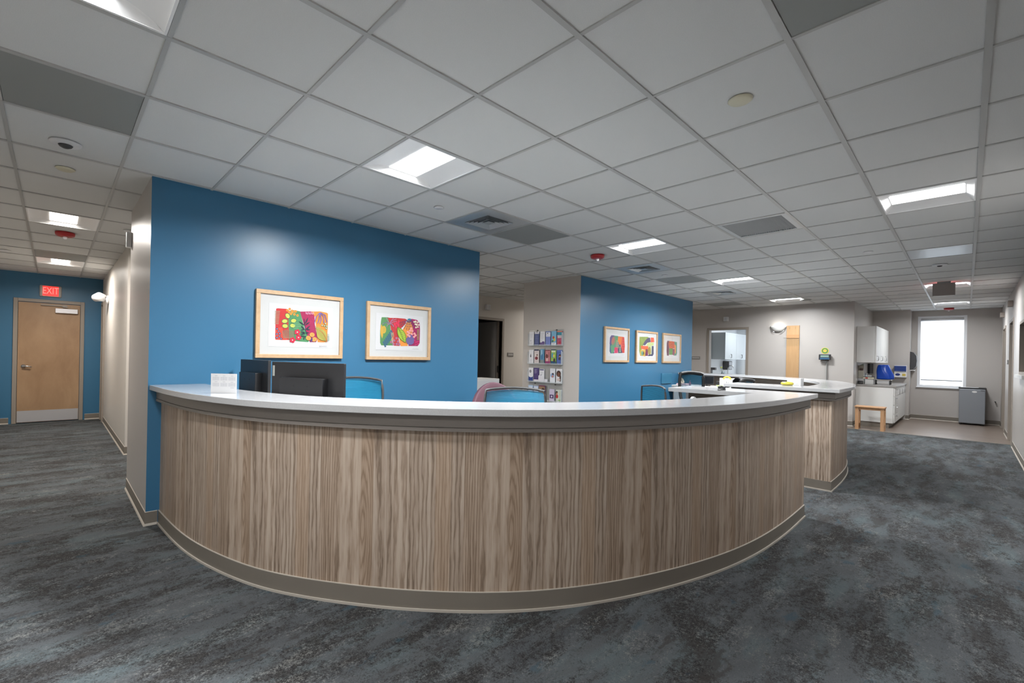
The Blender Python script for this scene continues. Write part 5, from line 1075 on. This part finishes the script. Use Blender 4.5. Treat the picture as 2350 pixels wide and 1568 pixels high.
for r, c_, dd, nm in ((0.068, (232, 214, 60), 0.0, 'rim'), (0.056, (60, 140, 90), .0012, 'disc'), (0.035, (225, 215, 90), .0024, 'centre')):
    MB().lathe([(r, -0.004 - dd), (r, -0.003 - dd + .0018)], (0.212, YW, 1.572), 'y', 28).build(nm, flat(*c_), parent=t)
text_obj('* * *', 0.05, 'printed_stars', flat(200, 70, 60), t, (0.212, YW - 0.0078, 1.562), (1, 0, 0), (0, 0, 1), 0.0002)
# ------------------------------------------------------------------ niche with cabinets
t = thing('wall_cabinet', 'white upper cabinet with three doors over the counter in the niche', 'cabinet', (0.86, 13.1, 1.33))
MB().box(0.702, 1.005, 12.10, 14.20, 1.335, 2.10).build('body', CABW, parent=t, bevel=0.002)
for k_ in range(3):
    y0 = 12.10 + k_ * 0.70; d = MB().box(1.007, 1.026, y0 + .003, y0 + .697, 1.333, 2.10).build('door', CABW, parent=t, bevel=0.002)
    yy = y0 + (0.09 if k_ != 1 else 0.09); MB().tube([(1.026, yy, 1.375), (1.055, yy, 1.38), (1.055, yy, 1.47), (1.026, yy, 1.475)], 0.006, 8).build('handle', CHROME, parent=d)
t = thing('base_cabinet', 'white base cabinet with drawers under the grey worktop in the niche', 'cabinet', (1.0, 13.2, 0))
MB().box(0.702, 1.305, 12.10, 14.425, 0.10, 0.835).build('body', CABW, parent=t); MB().box(0.702, 1.24, 12.12, 14.42, 0.0, 0.10).build('toe_kick', TAUPE, parent=t)
for k_ in range(4):
    z = 0.11 + k_ * 0.181; d = MB().box(1.307, 1.325, 12.105, 12.70, z, z + 0.175).build('drawer', CABW, parent=t, bevel=0.002); MB().tube([(1.325, 12.33, z + .13), (1.352, 12.33, z + .13), (1.352, 12.46, z + .13), (1.325, 12.46, z + .13)], 0.005, 8).build('handle', CHROME, parent=d)
for k_ in range(3):
    y0 = 12.705 + k_ * 0.573; d = MB().box(1.307, 1.325, y0, y0 + .567, 0.11, 0.83).build('door', CABW, parent=t, bevel=0.002); MB().tube([(1.325, y0 + .06, .66), (1.352, y0 + .06, .66), (1.352, y0 + .06, .78), (1.325, y0 + .06, .78)], 0.005, 8).build('handle', CHROME, parent=d)
o = MB().box(0.702, 1.345, 12.085, 14.425, 0.836, 0.872).build('worktop', STONE, loc=(1.0, 13.2, 0.836), bevel=0.003); tag(o, 'grey speckled worktop on the white base cabinet in the niche', 'worktop')
ZT = 0.873
# drawstring bag on a wire stand
t = thing('wire_stand', 'low metal stand on the niche worktop carrying the blue bag', 'stand', (1.12, 12.5, ZT))
m = MB()
for x in (0.99, 1.22):
    for y in (12.40, 12.58): m.tube([(x, y, ZT), (x, y, ZT + 0.10)], 0.010, 8)
m.build('posts', DGREY, parent=t)
MB().box(0.97, 1.24, 12.39, 12.59, ZT + 0.095, ZT + 0.105).box(1.01, 1.20, 12.42, 12.56, ZT + 0.03, ZT + 0.085).build('tray', CHROME, parent=t)
m = MB(); prof = []; seg = 22
rings = [(0.0, 0.97, 0.75), (0.02, 1.02, 0.85), (0.10, 0.98, 0.85), (0.18, 0.86, 0.8), (0.26, 0.72, 0.62), (0.30, 0.62, 0.48), (0.315, 0.55, 0.40)]
vs = []
for k_, (h, sx_, sy_) in enumerate(rings):
    for q in range(seg):
        a = 2 * PI * q / seg; wob = 1 + 0.05 * math.sin(5 * a + k_) + (0.06 * math.sin(9 * a) if k_ > 3 else 0)
        drop = -0.03 if (k_ == 0 and math.cos(a) > 0.5) else 0
        vs.append((1.115 + 0.145 * sx_ * math.cos(a) * wob + 0.012 * (k_ < 3) + 0.01 * math.sin(k_), 12.49 + 0.12 * sy_ * math.sin(a) * wob, ZT + 0.106 + h + drop * 0.0 + 0.006 * math.sin(7 * a) * (k_ > 4)))
m.add(vs, [(i * seg + q, i * seg + (q + 1) % seg, (i + 1) * seg + (q + 1) % seg, (i + 1) * seg + q) for i in range(len(rings) - 1) for q in range(seg)] + [tuple(range((len(rings) - 1) * seg, len(rings) * seg)), tuple(reversed(range(seg)))], smooth=True)
o = m.build('drawstring_bag', BLUEBAG, loc=(1.115, 12.49, ZT + 0.106)); tag(o, 'shiny royal blue bag standing on the niche worktop', 'bag')
md = o.modifiers.new('s', 'SUBSURF'); md.levels = 2; md.render_levels = 2
t = thing('supply_box', 'white supply box with a dark lid beside the blue bag', 'box', (0.88, 12.35, ZT)); MB().box(0.83, 0.965, 12.28, 12.42, ZT, ZT + 0.115).build('carton', CABW, parent=t, bevel=0.002)
MB().box(0.80, 0.975, 12.26, 12.44, ZT + 0.115, ZT + 0.15).build('lid', CREAM, parent=t); MB().box(0.80, 0.975, 12.26, 12.44, ZT + 0.151, ZT + 0.16).build('lid_edge', BLACK, parent=t); MB().box(0.84, 0.88, 12.255, 12.262, ZT + 0.12, ZT + 0.145).build('red_mark', RED, parent=t)
t = thing('folded_cloth', 'small white folded cloth on top of the supply box', 'cloth', (0.89, 12.35, ZT + .16)); MB().box(0.855, 0.93, 12.31, 12.40, ZT + 0.161, ZT + 0.185).build('fold', WHITE, parent=t, bevel=0.008)
t = thing('camera_case', 'small black case on the niche worktop left of the supply box', 'case', (0.77, 12.25, ZT)); MB().box(0.715, 0.80, 12.20, 12.32, ZT, ZT + 0.07).build('body', BLACK, parent=t, bevel=0.012); MB().lathe([(0.028, 0), (0.028, -0.02)], (0.775, 12.20, ZT + 0.035), 'y', 16).build('round_front', DGREY, parent=t)
t = thing('bottle', 'small clear bottle behind the supply box in the niche', 'bottle', (0.80, 12.62, ZT)); MB().lathe([(0.03, 0), (0.03, 0.16), (0.012, 0.19), (0.012, 0.21)], (0.80, 12.62, ZT), 'z', 16).build('bottle_wall', mat('pale blue bottle', (0.5, 0.58, 0.63, 1), 0.2), parent=t); MB().box(0.78, 0.83, 12.605, 12.635, ZT + 0.21, ZT + 0.235).build('pump', WHITE, parent=t)
t = thing('soap_dispenser', 'beige wall dispenser with a brown window under the upper cabinet', 'dispenser', (0.75, 12.42, 0.98)); MB().box(0.702, 0.80, 12.36, 12.48, 0.99, 1.27).build('housing', mat('beige plastic', (0.40, 0.38, 0.32, 1), 0.5), parent=t, bevel=0.01)
MB().box(0.725, 0.785, 12.355, 12.36, 1.16, 1.21).build('window', mat('brown window', (0.10, 0.06, 0.05, 1), 0.3), parent=t); MB().xprism([(0.72, 1.27), (0.79, 1.27), (0.79, 1.31), (0.745, 1.285)], 12.37, 12.47, 'y').build('green_top', mat('dull green', (0.2, 0.24, 0.2, 1), 0.5), parent=t)
t = thing('wall_phone', 'black panel on the niche wall under the upper cabinet', 'wall phone', (0.72, 13.9, 1.08)); MB().box(0.702, 0.745, 13.75, 14.30, 1.07, 1.31).build('body', BLACKR, parent=t, bevel=0.004)
t = thing('glove_box_rack', 'white wall rack with blue glove boxes on the column', 'glove box rack', (1.23, 14.43, 1.0))
MB().box(1.12, 1.345, 14.42, 14.428, 1.0, 1.285).box(1.12, 1.345, 14.33, 14.42, 1.0, 1.006).box(1.12, 1.345, 14.33, 14.42, 1.135, 1.141).build('frame', WHITE, parent=t)
o = MB().box(1.13, 1.335, 14.335, 14.415, 1.142, 1.27).build('glove_box', flat(30, 60, 130), loc=(1.23, 14.37, 1.142)); tag(o, 'dark blue glove box in the upper shelf of the white rack', 'glove box')
m = MB().box(1.13, 1.335, 14.335, 14.415, 1.0065, 1.12); m.lathe([(0.03, -0.002), (0.03, 0)], (1.19, 14.335, 1.065), 'y', 16, 1, sx=1.5); m.box(1.27, 1.33, 14.333, 14.335, 1.03, 1.09, 2)
o = m.build('glove_box', [WHITE, flat(28, 50, 120), flat(215, 190, 90)], loc=(1.23, 14.37, 1.007)); tag(o, 'white glove box with blue oval and yellow square in the lower shelf of the rack', 'glove box')
t = thing('towel_dispenser', 'dark grey paper towel dispenser on the side of the column by the window', 'towel dispenser', (1.45, 14.65, 1.2))
m = MB(); m.xprism([(1.392, 1.18), (1.45, 1.20), (1.50, 1.27), (1.51, 1.40), (1.50, 1.52), (1.45, 1.60), (1.392, 1.62)], 14.52, 14.80, 'y'); m.build('cover', mat('smoke grey plastic', (0.05, 0.05, 0.055, 1), 0.3), parent=t, bevel=0.006); MB().box(1.39, 1.47, 14.51, 14.81, 1.165, 1.182).build('bottom_lip', WHITE, parent=t)
# stool
t = thing('step_stool', 'small orange wood stool in front of the base cabinet', 'stool', (1.02, 11.45, 0))
MB().box(0.79, 1.25, 11.30, 11.62, 0.44, 0.465).build('top', STOOLW, parent=t, bevel=0.004)
m = MB(); m.box(0.83, 1.21, 11.34, 11.355, 0.395, 0.44).box(0.83, 1.21, 11.565, 11.58, 0.395, 0.44).box(0.82, 0.835, 11.36, 11.56, 0.395, 0.44).box(1.205, 1.22, 11.36, 11.56, 0.395, 0.44).build('apron', STOOLW, parent=t)
for x in (0.80, 1.185):
    for y in (11.32, 11.55): MB().box(x, x + 0.055, y, y + 0.05, 0.0, 0.44).build('leg', STOOLW, parent=t, bevel=0.003)
MB().box(0.81, 0.84, 11.37, 11.55, 0.08, 0.11).box(1.20, 1.23, 11.37, 11.55, 0.08, 0.11).build('stretchers', STOOLW, parent=t)
# fridge
t = thing('mini_fridge', 'silver grey mini fridge under the right side of the tall window', 'fridge', (2.42, 14.62, 0))
MB().box(2.215, 2.615, 14.42, 14.83, 0.02, 0.80).build('body', FRIDGE, parent=t, bevel=0.008)
d = MB().box(2.215, 2.615, 14.36, 14.415, 0.035, 0.795).build('door', FRIDGE, parent=t, bevel=0.012)
MB().lathe([(0.02, -0.002), (0.02, 0)], (2.45, 14.359, 0.735), 'y', 20, sx=2.0).build('badge', WHITE, parent=d); MB().box(2.54, 2.60, 14.355, 14.36, 0.762, 0.772).build('lock', BLACK, parent=d)
MB().box(2.205, 2.63, 14.37, 14.83, 0.80, 0.822).build('top', BLACKR, parent=t, bevel=0.003)
m = MB()
for x in (2.25, 2.58):
    for y in (14.45, 14.78): m.lathe([(0.02, 0), (0.02, 0.02)], (x, y, 0), 'z', 10)
m.build('feet', BLACK, parent=t)
o = MB().prism([(2.23, 14.44), (2.50, 14.40), (2.52, 14.62), (2.25, 14.66)], 0.823, 0.828).build('paper', WHITE, loc=(2.37, 14.5, .823)); tag(o, 'white papers lying flat on the mini fridge', 'paper')
t = thing('door_stop', 'small dark door stop on the wall right of the fridge', 'door stop', (2.80, 14.85, 0.5)); MB().tube([(2.77, 14.85, 0.52), (2.77, 14.78, 0.52)], 0.012, 10).build('peg', BLACK, parent=t)
# ------------------------------------------------------------------ room behind the inside window
t = thing('wall_cabinet', 'light grey wall cabinet seen through the inside window', 'cabinet', (-2.6, 14.3, 1.35))
MB().box(-2.775, -2.42, 13.50, 15.30, 1.355, 2.12).build('body', CABSH, parent=t)
for k_ in range(2):
    y0 = 13.50 + .9 * k_; d = MB().box(-2.418, -2.40, y0 + .003, y0 + .897, 1.355, 2.12).build('door', CABSH, parent=t); yy = y0 + 0.45; MB().tube([(-2.40, yy, 1.40), (-2.37, yy, 1.40), (-2.37, yy, 1.50), (-2.40, yy, 1.50)], 0.008, 8).build('handle', DGREY, parent=d)
t = thing('base_cabinet', 'white base cabinet with a sink behind the inside window', 'cabinet', (-2.45, 14.2, 0)); MB().box(-2.775, -2.20, 12.75, 15.60, 0.0, 0.86).build('body', CABSH, parent=t)
MB().box(-2.778, -2.17, 12.73, 15.62, 0.86, 0.895).build('worktop', CABW, parent=t)
t = thing('faucet', 'curved steel faucet seen through the inside window', 'faucet', (-2.55, 14.2, 0.9)); MB().tube([(-2.55, 14.2, 0.896), (-2.55, 14.2, 1.10), (-2.50, 14.2, 1.17), (-2.43, 14.2, 1.17), (-2.40, 14.2, 1.10)], 0.014, 10).build('spout', CHROME, parent=t)
t = thing('flower_vase', 'grey vase with a yellow green flower behind the inside window', 'vase', (-2.45, 13.45, 0.9)); MB().lathe([(0.03, 0), (0.036, 0.04), (0.015, 0.10), (0.012, 0.13)], (-2.45, 13.45, 0.896), 'z', 16).build('vase', mat('grey glaze', (0.2, 0.25, 0.27, 1), 0.3), parent=t)
m = MB().tube([(-2.45, 13.45, 1.0), (-2.46, 13.43, 1.10)], 0.004, 6); m.build('stem', mat('green stem', (0.1, 0.25, 0.05, 1), 0.6), parent=t); MB().lathe([(0.0001, -0.02), (0.028, -0.01), (0.03, 0.01), (0.0001, 0.02)], (-2.465, 13.42, 1.12), 'z', 12).build('flower', mat('yellow green petals', (0.45, 0.5, 0.06, 1), 0.6), parent=t)
t = thing('bottle', 'pale bottle right of the vase behind the inside window', 'bottle', (-2.45, 13.62, 0.9)); MB().lathe([(0.03, 0), (0.03, 0.07), (0.01, 0.09), (0.01, 0.11)], (-2.45, 13.62, 0.896), 'z', 14).build('bottle_wall', mat('pale blue bottle', (0.5, 0.58, 0.63, 1), 0.2), parent=t)
t = thing('coffee_machine', 'small dark machine on the counter behind the inside window, left', 'machine', (-2.50, 13.0, 0.9)); MB().box(-2.6, -2.46, 12.93, 13.05, 0.896, 0.92).box(-2.6, -2.56, 12.93, 13.05, 0.92, 1.10).box(-2.6, -2.46, 12.93, 13.05, 1.05, 1.12).build('body', DGREY, parent=t, bevel=0.006)
t = thing('towel_dispenser', 'dark towel dispenser on the wall behind the inside window', 'towel dispenser', (-2.7, 14.4, 1.05)); MB().box(-2.777, -2.60, 14.42, 14.72, 1.04, 1.30).build('cover', mat('smoke grey plastic', (0.05, 0.05, 0.055, 1), 0.3), parent=t, bevel=0.02)
# daylight guide at the two windows
for nm, loc, sx_, sz_ in (('tall', (1.91, 15.05, 1.62), 0.78, 1.65), ('room', ((RX0 + RX1) / 2, 15.80, 1.65), RX1 - RX0, 1.6)):
    la = bpy.data.lights.new('window_portal', 'AREA'); la.shape = 'RECTANGLE'; la.size = sx_; la.size_y = sz_; la.cycles.is_portal = True
    lo = bpy.data.objects.new('window_portal', la); lo.location = loc; lo.rotation_euler = (math.radians(-90), 0, 0); COL.objects.link(lo)
